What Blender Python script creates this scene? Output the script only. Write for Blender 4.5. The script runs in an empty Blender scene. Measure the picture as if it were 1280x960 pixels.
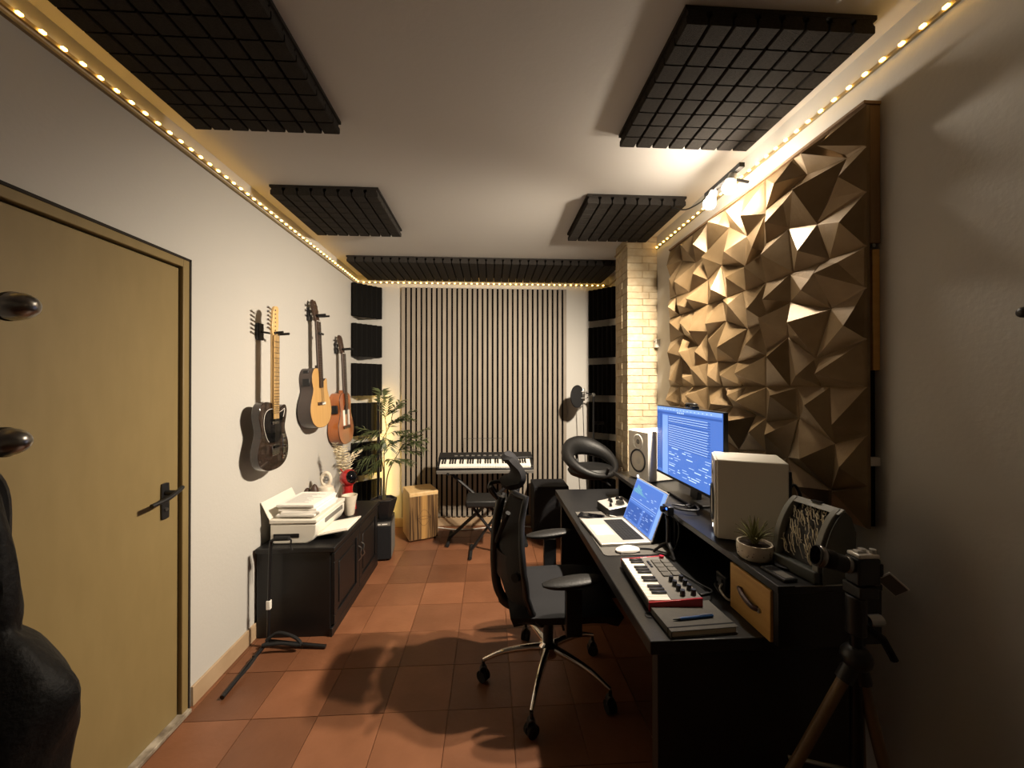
import bpy, bmesh, math, random
from mathutils import Vector, Matrix
PI = math.pi
sc = bpy.context.scene
# ------------------------------------------------------------------ camera, world, exposure
cam_data = bpy.data.cameras.new('camera'); cam = bpy.data.objects.new('camera', cam_data)
sc.collection.objects.link(cam); sc.camera = cam
cam_data.sensor_width = 36; cam_data.lens = 485/1280*36
cam_data.clip_start = 0.02
cam.location = (0, 0, 1.48)
cam.rotation_euler = (math.radians(90.24), 0, math.radians(-3.2))
world = bpy.data.worlds.new('night'); sc.world = world; world.use_nodes = True
world.node_tree.nodes['Background'].inputs[0].default_value = (0.02, 0.02, 0.025, 1)
world.node_tree.nodes['Background'].inputs[1].default_value = 0.2
vs = sc.view_settings
vs.view_transform = 'Standard'; vs.look = 'None'; vs.gamma = 1; vs.use_curve_mapping = False
vs.exposure = .9
BULB = 170.0      # bare glow of the spot bulbs
SPOT = 160.0       # directed light of each reflector bulb
LED = 13.0        # LED strip
CORNER = 26.0     # vertical corner lamp
SCREEN = 0.62

# ------------------------------------------------------------------ helpers
def lin(c):
    if isinstance(c, str):
        c = tuple(int(c[i:i+2], 16) for i in (0, 2, 4))
    r = []
    for v in c:
        v = v/255
        r.append(v/12.92 if v <= .04045 else ((v+.055)/1.055)**2.4)
    return (*r, 1)

def mat(name, col, rough=.5, metal=0, noise=None, bump=None, coat=0, emit=None, rnd=0, spec=.5, stretch=(1, 1, 1)):
    m = bpy.data.materials.new(name); m.use_nodes = True
    nt = m.node_tree; b = nt.nodes['Principled BSDF']
    b.inputs['Base Color'].default_value = lin(col)
    b.inputs['Roughness'].default_value = rough
    b.inputs['Metallic'].default_value = metal
    b.inputs['Coat Weight'].default_value = coat
    b.inputs['Specular IOR Level'].default_value = spec
    if emit:
        b.inputs['Emission Color'].default_value = lin(emit[0]); b.inputs['Emission Strength'].default_value = emit[1]
    src = None
    if noise or bump:
        tc = nt.nodes.new('ShaderNodeTexCoord'); mp = nt.nodes.new('ShaderNodeMapping')
        mp.inputs['Scale'].default_value = stretch
        nt.links.new(tc.outputs['Object'], mp.inputs['Vector'])
        vec = mp.outputs['Vector']
        if rnd:
            oi = nt.nodes.new('ShaderNodeObjectInfo'); ad = nt.nodes.new('ShaderNodeVectorMath'); ad.operation = 'ADD'
            sm = nt.nodes.new('ShaderNodeMath'); sm.operation = 'MULTIPLY'; sm.inputs[1].default_value = 37
            nt.links.new(oi.outputs['Random'], sm.inputs[0])
            nt.links.new(vec, ad.inputs[0]); nt.links.new(sm.outputs[0], ad.inputs[1]); vec = ad.outputs[0]
    if noise:
        sc_, amt, col2 = noise
        n = nt.nodes.new('ShaderNodeTexNoise'); n.inputs['Scale'].default_value = sc_; n.inputs['Detail'].default_value = 5
        nt.links.new(vec, n.inputs['Vector'])
        r = nt.nodes.new('ShaderNodeValToRGB')
        r.color_ramp.elements[0].position = .5-amt/2; r.color_ramp.elements[1].position = .5+amt/2
        r.color_ramp.elements[0].color = lin(col); r.color_ramp.elements[1].color = lin(col2)
        nt.links.new(n.outputs['Fac'], r.inputs['Fac']); src = r.outputs['Color']
    if rnd:
        oi = nt.nodes.new('ShaderNodeObjectInfo'); h = nt.nodes.new('ShaderNodeHueSaturation')
        mr = nt.nodes.new('ShaderNodeMapRange'); mr.inputs['To Min'].default_value = 1-rnd; mr.inputs['To Max'].default_value = 1+rnd
        nt.links.new(oi.outputs['Random'], mr.inputs['Value']); nt.links.new(mr.outputs[0], h.inputs['Value'])
        if src: nt.links.new(src, h.inputs['Color'])
        else: h.inputs['Color'].default_value = lin(col)
        src = h.outputs['Color']
    if src: nt.links.new(src, b.inputs['Base Color'])
    if bump:
        n = nt.nodes.new('ShaderNodeTexNoise'); n.inputs['Scale'].default_value = bump[0]; n.inputs['Detail'].default_value = 4
        nt.links.new(vec, n.inputs['Vector'])
        bp = nt.nodes.new('ShaderNodeBump'); bp.inputs['Strength'].default_value = bump[1]; bp.inputs['Distance'].default_value = .01
        nt.links.new(n.outputs['Fac'], bp.inputs['Height']); nt.links.new(bp.outputs['Normal'], b.inputs['Normal'])
    return m

M = dict(
    wall=mat('wall_paint', 'bab7b1', .6, bump=(60, .08)),
    ceil=mat('ceiling_paint', 'b2afab', .8, bump=(50, .06)),
    grout=mat('grout', '7c5840', .9),
    tile=mat('terracotta', '7d5239', .42, noise=(5, .5, '6a432c'), bump=(40, .12), rnd=.26),
    skirt=mat('skirting_tile', 'b39a7c', .5, noise=(8, .5, 'a0876a')),
    door=mat('khaki_door', '84724b', .5, noise=(18, .6, '7c6a44'), stretch=(1, 1, .3)),
    doorgap=mat('door_gap', '1d150c', .8),
    sill=mat('worn_sill', 'b5aa98', .6, noise=(20, .3, '6d6152')),
    foam=mat('acoustic_foam', '34312e', .95, noise=(90, .6, '282523'), bump=(300, .4), spec=.1),
    wedge=mat('black_foam', '151413', .95, bump=(300, .4), spec=.1),
    slat=mat('oak_slat', '958b7e', .6, noise=(14, .5, '83796d'), stretch=(6, 6, .4), rnd=.08),
    felt=mat('black_felt', '0c0b0a', .95, spec=.1),
    brick=mat('pale_brick', 'b5a88e', .8, noise=(16, .5, 'a08d6e'), bump=(50, .35), rnd=.12),
    mortar=mat('mortar', '9c8867', .9),
    bronze=mat('bronze_relief', '857053', .38, .4, noise=(9, .55, '6b573b'), bump=(70, .08), rnd=.04),
    batten=mat('raw_batten', '84684a', .7, noise=(10, .5, '6e5438'), stretch=(4, 4, .5)),
    black=mat('black_plastic', '121214', .42),
    soft=mat('soft_black', '17171a', .8, spec=.3),
    blackwood=mat('black_wood', '0c0b0c', .42, noise=(20, .6, '111011')),
    desk=mat('black_desk', '161618', .36, noise=(30, .6, '1b1b1c'), bump=(120, .03)),
    mesh=mat('black_mesh', '141416', .75, bump=(500, .5)),
    leather=mat('black_leather', '0d0c0c', .55, bump=(120, .15)),
    bagskin=mat('worn_black_leather', '0c0b0b', .62, bump=(60, .3), spec=.3),
    chrome=mat('chrome', 'd8d6d2', .12, 1),
    steel=mat('brushed_steel', '9b9a98', .3, 1),
    darkmetal=mat('dark_metal', '2a292a', .35, .8),
    white=mat('white_plastic', 'e6e2da', .4),
    warmwhite=mat('offwhite_shell', 'ddd8cc', .45),
    paper=mat('paper', 'eeeae2', .85),
    print=mat('print_grey', 'a8a6a4', .9),
    alu=mat('laptop_aluminium', 'c9c6c1', .35, .55),
    keys_w=mat('ivory_keys', 'f2ede2', .3),
    keys_b=mat('ebony_keys', '0c0b0b', .3),
    red=mat('red_plastic', '9e1320', .3),
    redball=mat('red_gloss', '9c1a1c', .25, coat=.5),
    greypad=mat('grey_pads', '57544f', .7),
    mid=mat('mid_grey', '6c6964', .6),
    note=mat('grey_cover', '55524d', .75, noise=(60, .6, '4c4945')),
    pages=mat('pages', 'c9bda6', .9),
    blue=mat('blue_pen', '23497c', .3),
    maple=mat('maple', 'dfbd86', .35, noise=(12, .5, 'cfa566'), coat=.4, stretch=(8, 8, .6)),
    burst=mat('black_burst', '17110f', .18, noise=(40, .35, '33241c'), coat=.8),
    spruce=mat('spruce_top', 'cda366', .3, noise=(8, .5, 'b98d50'), coat=.4, stretch=(14, 1, .3)),
    cedar=mat('cedar_top', '96491c', .3, noise=(8, .5, '7e3a14'), coat=.5, stretch=(14, 1, .3)),
    mahog=mat('orange_mahogany', 'a8622f', .3, noise=(8, .5, '905026'), coat=.5, stretch=(3, 3, .5)),
    darkside=mat('dark_sides', '3d3330', .4, coat=.3),
    rosewood=mat('rosewood', '3a261a', .5),
    ply=mat('birch_ply', 'd8b988', .5, noise=(10, .5, 'c8a672'), stretch=(4, 4, .6)),
    zebra=mat('zebrano', '8a6a42', .45, noise=(7, .22, '3f2b17'), stretch=(12, 12, .35)),
    plyl=mat('light_inlay', 'b48b52', .45, noise=(7, .4, '9a7440'), stretch=(12, 12, .35)),
    leaf=mat('dark_leaf', '4a5330', .5, noise=(9, .5, '353d20')),
    dryleaf=mat('dried_leaf', 'ddd0b0', .8),
    stem=mat('stem', '4a4327', .7),
    soil=mat('soil', '2a1d13', .95),
    succ=mat('succulent', '7d7a4a', .5, noise=(20, .5, '5c5c34')),
    ceramic=mat('speckled_ceramic', 'd5cab8', .35, noise=(26, .06, 'cfc4b2')),
    speck=mat('speck', '5a4638', .5),
    pine=mat('pale_wood', 'cfa55f', .5, noise=(7, .5, 'bd9150'), stretch=(1, .6, 6)),
    brownleather=mat('brown_leather', '3a1d14', .5),
    tan=mat('tan_leg', '6d573b', .45, noise=(12, .5, '5c482e')),
    shield=mat('grey_shell', '4c4f4b', .5),
    shieldedge=mat('grey_edge', '8a8b84', .45),
    brass=mat('brass_wire', 'd0c6ac', .4, .4),
    cable=mat('black_cable', '0d0d0d', .5),
    whitecable=mat('white_cable', 'd8d4ca', .5),
    cone=mat('speaker_cone', 'd6d1c6', .5),
    glassblack=mat('black_glass', '07070a', .08),
    rubber=mat('rubber', '0d0c0c', .85),
    trunk=mat('led_trunking', '8b7a58', .6),
    bulb=mat('bulb_glow', 'fff3dc', .4, emit=('fff0da', BULB)),
    led=mat('led_glow', 'ffe9b0', .4, emit=('ffc35a', LED)),
    corner=mat('corner_glow', 'ffe9b0', .4, emit=('ffd06a', CORNER)),
    scr=mat('screen_blue', '101830', .3, emit=('4f7bd0', SCREEN)),
    scr_d=mat('screen_dark_blue', '101830', .3, emit=('2f5cae', SCREEN)),
    scr_l=mat('screen_light', '101830', .3, emit=('c4dcff', SCREEN*1.25)),
    scr_m=mat('screen_mid', '101830', .3, emit=('86aef0', SCREEN)),
    scr_g=mat('screen_green', '101830', .3, emit=('8fe0b0', SCREEN)),
    blueglint=mat('blue_reflection', '1030a0', .3, emit=('3a66ff', 3)),  # glow colour imitating a blue screen reflection
    whitelight=mat('white_indicator', 'ffffff', .3, emit=('eaf2ff', 6)),
)

class MB:
    """collects shapes into one bmesh"""
    def __init__(s): s.bm = bmesh.new(); s.mi = 0
    def _fin(s, vs_, mtx=None):
        if mtx is not None: bmesh.ops.transform(s.bm, matrix=mtx, verts=vs_)
        fs = set(f for v in vs_ for f in v.link_faces)
        for f in fs: f.material_index = s.mi
        return s
    def box(s, c, size, rot=None):
        r = bmesh.ops.create_cube(s.bm, size=1)['verts']
        m = Matrix.Translation(c) @ (rot.to_4x4() if rot is not None else Matrix.Identity(4)) @ Matrix.Diagonal((*size, 1))
        return s._fin(r, m)
    def bx(s, x0, x1, y0, y1, z0, z1): return s.box(((x0+x1)/2, (y0+y1)/2, (z0+z1)/2), (x1-x0, y1-y0, z1-z0))
    def cyl(s, p0, p1, r0, r1=None, n=12, cap=True):
        if r1 is None: r1 = r0
        p0, p1 = Vector(p0), Vector(p1); d = p1-p0
        r = bmesh.ops.create_cone(s.bm, cap_ends=cap, segments=n, radius1=r0, radius2=r1, depth=d.length)['verts']
        q = d.to_track_quat('Z', 'Y').to_matrix().to_4x4()
        return s._fin(r, Matrix.Translation((p0+p1)/2) @ q)
    def sph(s, c, r, n=16, rot=None):
        if not hasattr(r, '__len__'): r = (r, r, r)
        v = bmesh.ops.create_uvsphere(s.bm, u_segments=n, v_segments=max(6, n//2), radius=1)['verts']
        return s._fin(v, Matrix.Translation(c) @ (rot.to_4x4() if rot is not None else Matrix.Identity(4)) @ Matrix.Diagonal((*r, 1)))
    def poly(s, pts):
        vs_ = [s.bm.verts.new(p) for p in pts]
        f = s.bm.faces.new(vs_); f.material_index = s.mi; return s
    def prism(s, pts, h0, h1, mtx=None):
        """2-D polygon in local xy extruded from z=h0 to z=h1, then placed with mtx"""
        lo = [s.bm.verts.new((x, y, h0)) for x, y in pts]; hi = [s.bm.verts.new((x, y, h1)) for x, y in pts]
        n = len(pts)
        s.bm.faces.new(lo[::-1]); s.bm.faces.new(hi)
        for i in range(n): s.bm.faces.new((lo[i], lo[(i+1) % n], hi[(i+1) % n], hi[i]))
        return s._fin(lo+hi, mtx)
    def tube(s, pts, r, n=8, closed=False, cap=True):
        pts = [Vector(p) for p in pts]; k = len(pts)
        rr = r if hasattr(r, '__len__') else [r]*k
        rings = []; up = None
        for i, p in enumerate(pts):
            if closed: t = pts[(i+1) % k]-pts[i-1]
            else: t = pts[min(i+1, k-1)]-pts[max(i-1, 0)]
            t.normalize()
            if up is None:
                up = Vector((0, 0, 1)) if abs(t.z) < .9 else Vector((1, 0, 0))
            a = up-t*up.dot(t)
            if a.length < 1e-4: a = t.orthogonal()
            a.normalize(); up = a; b = t.cross(a)
            rings.append([s.bm.verts.new(p+(a*math.cos(2*PI*j/n)+b*math.sin(2*PI*j/n))*rr[i]) for j in range(n)])
        for i in range(k if closed else k-1):
            A, B = rings[i], rings[(i+1) % k]
            for j in range(n): s.bm.faces.new((A[j], A[(j+1) % n], B[(j+1) % n], B[j]))
        if cap and not closed: s.bm.faces.new(rings[0][::-1]); s.bm.faces.new(rings[-1])
        return s._fin([v for q in rings for v in q])
    def lathe(s, prof, n=24, mtx=None, cap=True):
        """profile [(r,z)...] around local z"""
        rings = []
        for r, z in prof: rings.append([s.bm.verts.new((max(r, 1e-4)*math.cos(2*PI*j/n), max(r, 1e-4)*math.sin(2*PI*j/n), z)) for j in range(n)])
        for A, B in zip(rings, rings[1:]):
            for j in range(n): s.bm.faces.new((A[j], A[(j+1) % n], B[(j+1) % n], B[j]))
        if cap: s.bm.faces.new(rings[0][::-1]); s.bm.faces.new(rings[-1])
        return s._fin([v for q in rings for v in q], mtx)
    def sheet(s, fn, nu, nv, thick=0):
        g = [[Vector(fn(i/nu, j/nv)) for j in range(nv+1)] for i in range(nu+1)]
        V = [[s.bm.verts.new(p) for p in row] for row in g]
        for i in range(nu):
            for j in range(nv): s.bm.faces.new((V[i][j], V[i+1][j], V[i+1][j+1], V[i][j+1]))
        al = [v for row in V for v in row]
        if thick:
            fs = list(set(f for v in al for f in v.link_faces))
            bmesh.ops.recalc_face_normals(s.bm, faces=fs)
            r = bmesh.ops.solidify(s.bm, geom=fs, thickness=thick)
            al += [e for e in r['geom'] if isinstance(e, bmesh.types.BMVert)]
        return s._fin(al)
    def mesh(s, name, mats, smooth=40):
        bmesh.ops.recalc_face_normals(s.bm, faces=s.bm.faces[:])
        me = bpy.data.meshes.new(name); s.bm.to_mesh(me); s.bm.free()
        for m in (mats if isinstance(mats, (list, tuple)) else [mats]): me.materials.append(m)
        if smooth:
            for p in me.polygons: p.use_smooth = True
            me.set_sharp_from_angle(angle=math.radians(smooth))
        return me
    def build(s, name, mats, parent=None, bevel=0, smooth=40, seg=2, sub=0):
        o = link(name, s.mesh(name, mats, smooth), parent)
        if bevel:
            b = o.modifiers.new('bevel', 'BEVEL'); b.width = bevel; b.segments = seg; b.limit_method = 'ANGLE'; b.angle_limit = math.radians(40)
        if sub:
            b = o.modifiers.new('sub', 'SUBSURF'); b.levels = sub; b.render_levels = sub
        return o

def link(name, me, parent=None, loc=None, rot=None):
    o = bpy.data.objects.new(name, me); sc.collection.objects.link(o)
    if parent: o.parent = parent
    if loc is not None: o.location = loc
    if rot is not None: o.rotation_euler = rot
    return o
def tag(o, label, cat, group=None, kind=None):
    o['label'] = label; o['category'] = cat
    if group: o['group'] = group
    if kind: o['kind'] = kind
    return o
def thing(name, label, cat, loc=(0, 0, 0), rot=(0, 0, 0), group=None):
    o = bpy.data.objects.new(name, None); sc.collection.objects.link(o)
    o.location = loc; o.rotation_euler = rot; o.empty_display_size = .05
    return tag(o, label, cat, group)
def struct(o): o['kind'] = 'structure'; return o
def copy_tree(o, parent=None):
    c = o.copy(); sc.collection.objects.link(c)
    if parent: c.parent = parent
    for ch in list(o.children): copy_tree(ch, c)
    return c
def spline(pts, k=6, closed=True):
    n = len(pts); out = []
    P = [Vector((*p, 0)) if len(p) == 2 else Vector(p) for p in pts]
    rng = range(n) if closed else range(n-1)
    for i in rng:
        g = (lambda j: P[j % n]) if closed else (lambda j: P[max(0, min(n-1, j))])
        p0, p1, p2, p3 = g(i-1), g(i), g(i+1), g(i+2)
        for t in range(k):
            t = t/k
            out.append(.5*((2*p1)+(p2-p0)*t+(2*p0-5*p1+4*p2-p3)*t*t+(3*p1-p0-3*p2+p3)*t**3))
    if not closed: out.append(P[-1])
    return out
def sp2(pts, k=5): return [(v.x, v.y) for v in spline(pts, k)]
RX = lambda a: Matrix.Rotation(a, 4, 'X')
RY = lambda a: Matrix.Rotation(a, 4, 'Y')
RZ = lambda a: Matrix.Rotation(a, 4, 'Z')
T = lambda *p: Matrix.Translation(p)

# ------------------------------------------------------------------ room shell
XL, XR, YB, YF, ZC = -1.38, 1.285, 4.14, -2.4, 2.63
# terracotta floor with single tiles
fl = struct(MB().bx(XL-.1, XR+.1, YF-.1, YB+.1, -.12, -.006).build('floor', M['grout']))
P = .29
tme = MB().box((0, 0, -.006), (P-.003, P-.003, .012)).mesh('tile', M['tile'])
rng = random.Random(4)
nx0 = math.floor((XL+.19)/P); ny0 = math.floor((YF-2.95)/P)
for i in range(nx0, 6):
    for j in range(ny0, 6):
        cx, cy = -.19+(i+.5)*P, 2.95+(j+.5)*P
        if cx < XL-.14 or cx > XR+.14 or cy > YB+.14 or cy < -1.1: continue
        link('tile', tme, fl, (cx, cy, rng.uniform(-.001, .0006)))
struct(MB().bx(XL-.1, XR+.1, YF-.1, YB+.1, ZC, ZC+.1).build('ceiling', M['ceil']))
# left wall with the door opening (z 0-2.045, y .93-1.845)
DY0, DY1, DZ = .93, 1.845, 2.045
w = MB(); w.bx(XL-.1, XL, DY1, YB, 0, ZC); w.bx(XL-.1, XL, YF, DY0, 0, ZC); w.bx(XL-.1, XL, DY0, DY1, DZ, ZC)
struct(w.build('wall_left', M['wall'], smooth=0))
struct(MB().bx(XL-.1, XR+.1, YB, YB+.1, 0, ZC).build('wall_back', M['wall']))
struct(MB().bx(XL-.1, XR+.1, YF-.1, YF, 0, ZC).build('wall_front', M['wall']))
struct(MB().bx(XR, XR+.1, YF, YB, 0, ZC).build('wall_right', M['wall']))
b = struct(MB().bx(XL, XL+.012, DY1+.03, YB, 0, .09).build('baseboard_left', M['skirt'], bevel=.002))
b = struct(MB().bx(XL+.012, XR, YB-.012, YB, 0, .09).build('baseboard_back', M['skirt'], bevel=.002))
b = struct(MB().bx(XR-.012, XR, YF, 2.92, 0, .09).build('baseboard_right', M['skirt'], bevel=.002))
# door
d = struct(thing('door_1', 'tall flush khaki door in the left wall with a black lever handle', 'door', (XL, DY0, 0)))
del d['category']
LW = DY1-DY0
m = MB(); m.bx(-.06, .012, LW-.035, LW, 0, DZ); m.bx(-.06, .012, 0, .035, 0, DZ); m.bx(-.06, .012, .035, LW-.035, DZ-.035, DZ)
m.build('door_frame', M['door'], d, bevel=.003)
m = MB(); m.bx(-.06, -.02, LW-.043, LW-.035, 0, DZ-.04); m.bx(-.06, -.02, .035, LW-.035, DZ-.043, DZ-.035); m.bx(-.002, .014, LW, LW+.01, 0, DZ+.01); m.bx(-.002, .014, 0, LW+.01, DZ, DZ+.01)
m.build('door_gap', M['doorgap'], d)
leaf = MB().bx(-.05, -.004, .04, LW-.042, .02, DZ-.043).build('door_leaf', M['door'], d, bevel=.002)
m = MB().bx(-.06, .03, .0, LW, 0, .018); m.build('door_sill', M['sill'], d, bevel=.004)
hp = MB().prism(sp2([(-.019, -.06), (-.012, -.075), (.012, -.075), (.019, -.06), (.019, .06), (.012, .075), (-.012, .075), (-.019, .06)], 3), 0, .008, T(-.004, LW-.115, .99) @ RZ(PI/2) @ RX(PI/2)).build('handle_plate', M['black'], d, bevel=.002)
m = MB(); m.cyl((-.004, LW-.115, 1.025), (.045, LW-.115, 1.025), .011)
m.tube(spline([(.045, LW-.08, 1.04), (.05, LW-.115, 1.027), (.052, LW-.17, 1.012), (.046, LW-.235, 1.003)], 5, False), [.009]*16, 10)
m.build('door_handle', M['black'], d)
m = MB().cyl((-.002, LW-.115, .955), (.009, LW-.115, .955), .008); m.build('keyhole', M['steel'], d)

# brick column at the right, bricks one by one
col = thing('brick_column', 'pale brick column running from floor to ceiling beside the right wall', 'column', (1.05, 2.92, 0))
CW, CD = XR-1.05, .28
MB().bx(.006, CW, .006, CD, 0, ZC).build('mortar_core', M['mortar'], col)
bmes = {}
def brick(lx, ly, h):
    k = (round(lx, 3), round(ly, 3), round(h, 3))
    if k not in bmes: bmes[k] = MB().box((0, 0, 0), (lx, ly, h)).mesh('brick', M['brick'])
    return bmes[k]
z = 0; k = 0; r = random.Random(2)
hs = [.05, .058, .054]
while z < ZC-.03:
    h = min(hs[r.randrange(3)], ZC-z-.004)
    if k % 2: fr = [(.0, .115), (.120, CW)]; sd = [(.118, .28)]
    else: fr = [(.0, CW-.004)] if k % 4 else [(.0, .165), (.17, CW)]; sd = [(.118, .196), (.2, .28)]
    for a, b2 in fr: link('brick', brick(b2-a-.002, .114, h-.004), col, ((a+b2)/2+r.uniform(-.001, .001), .057+r.uniform(-.002, .002), z+h/2))
    for a, b2 in sd: link('brick', brick(.1, b2-a-.004, h-.004), col, (.05+r.uniform(-.002, .002), (a+b2)/2, z+h/2))
    z += h; k += 1

# ------------------------------------------------------------------ slatted wall panel
sx0, sx1, sz0, sz1 = -.925, .815, .105, 2.51
sp = thing('slat_wall_panel', 'tall pale oak slatted acoustic panel on black felt on the back wall', 'wall panel', (sx0, YB, sz0))
MB().bx(.004, sx1-sx0-.004, -.014, -.001, 0, sz1-sz0).build('felt_backing', M['felt'], sp)
ns = 33; pit = (sx1-sx0)/(ns-.36)
sme = MB().bx(0, pit*.61, -.03, -.012, 0, sz1-sz0).mesh('slat', M['slat'])
for i in range(ns): link('slat', sme, sp, (i*pit, 0, 0))

# ------------------------------------------------------------------ ceiling foam
def foam_block_mesh(p, L):
    a = p/2; g = .004
    # walk downwards (ceiling panel: z negative is towards the room)
    pts = [(-a, -.010), (-a+.009, -.014), (-a+.0115, -.021), (-a+.009, -.028), (-a+g, -.032), (-a+g, -.052), (-a+g+.003, -.056)]
    pts = pts+[(-x, zz) for x, zz in pts[::-1]]
    return MB().prism(pts, -L/2, L/2, RX(PI/2)).mesh('foam_block', M['foam'], smooth=0)
fb = foam_block_mesh(.0765, .0705)
def foam_panel(x0, y0, label, S=.612):
    t = thing('ceiling_foam_panel', label, 'acoustic foam', (x0, y0, ZC), group='square foam panels on the ceiling')
    MB().bx(0, S, 0, S, -.013, 0).build('foam_base', M['foam'], t)
    p = S/8
    for i in range(8):
        for j in range(8): link('foam_block', fb, t, ((i+.5)*p, (j+.5)*p, 0))
    return t
foam_panel(-1.262, 1.115, 'large looking black foam panel at the upper left, nearest the camera on the left')
foam_panel(.588, 1.135, 'dark foam panel at the upper right, nearest the camera, above the bronze relief')
foam_panel(-1.262, 2.285, 'square black foam panel on the left of the ceiling, beyond the nearest one')
foam_panel(.58, 2.29, 'square grey lit foam panel on the right of the ceiling by the spot lamp and brick column')
E0x, E1x, E0y, E1y = -1.27, 1.19, 3.49, 4.10
t = thing('long_foam_panel', 'long row of black grooved foam across the ceiling above the slatted panel', 'acoustic foam', (E0x, E0y, ZC))
MB().bx(0, E1x-E0x, 0, E1y-E0y, -.013, 0).build('foam_base', M['foam'], t)
fr = foam_block_mesh((E1x-E0x)/32, E1y-E0y)
for i in range(32): link('foam_ridge', fr, t, ((i+.5)*(E1x-E0x)/32, (E1y-E0y)/2, 0))

# wedge foam tiles across the two back corners
def wedge_mesh():
    m = MB(); S = .32; n = 6
    pts = [(-S/2, 0)]
    for i in range(n):
        x = -S/2+S*i/n; pts += [(x+.002, -.03), (x+S/n*.5, -.052), (x+S/n-.002, -.03)]
    pts += [(S/2, 0)]
    return m.prism(pts, 0, .325).mesh('wedge_face', M['wedge'], smooth=0)
wm = wedge_mesh()
zt = [2.175, 1.775, 1.378, .982, .585, .19]
names = ['topmost', 'second from the top', 'third from the top', 'fourth from the top', 'fifth from the top', 'lowest']
for side in (0, 1):
    for z0, nm in zip(zt, names):
        if side == 0:
            loc, rz = (-1.263, 4.035, z0), math.radians(45)
            lab = f'black wedge foam tile, {nm} in the left back corner column'
        else:
            loc, rz = (1.19, 4.045, z0), math.radians(-45)
            lab = f'black wedge foam tile, {nm} in the right corner by the brick column'
        t = thing('corner_foam_tile', lab, 'acoustic foam', loc, (0, 0, rz), 'black foam tiles in the back corners')
        link('wedge_face', wm, t)
        MB().bx(-.155, .155, 0, .012, .003, .322).build('foam_backing', M['wedge'], t)

# ------------------------------------------------------------------ LED strip
t = thing('led_strip_light', 'warm LED strip running along the top of left, back and right walls', 'led strip', (0, 0, 2.56))
lz = 0
m = MB(); m.bx(XL, XL+.010, YF+.3, YB-.01, -.006, .006); m.bx(XL+.01, XR-.01, YB-.010, YB, -.006, .006); m.bx(XR-.010, XR, YF+.3, 2.91, -.028, -.016); m.bx(XR-.010, XR, 3.21, YB-.01, -.006, .006)
m.bx(1.04, 1.05, 2.92, 3.2, -.006, .006)
m.build('strip', M['trunk'], t)
m = MB(); m.bx(XL, XL+.014, YF+.3, YB-.01, -.034, -.024); m.build('cable_trunking', M['trunk'], t)
lme = MB().box((0, 0, 0), (.009, .013, .006)).mesh('led', M['led'])
lmx = MB().box((0, 0, 0), (.013, .009, .006)).mesh('led', M['led'])
y = 1.2-.059*12
while y < YB-.03: link('led', lme, t, (XL+.0145, y, 0)); y += .059
x = XL+.06
while x < XR-.05: link('led', lmx, t, (x, YB-.0145, 0)); x += .059
y = 1.009-.059*8
while y < 2.9: link('led', lme, t, (XR-.0145, y, -.022)); y += .059

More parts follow.
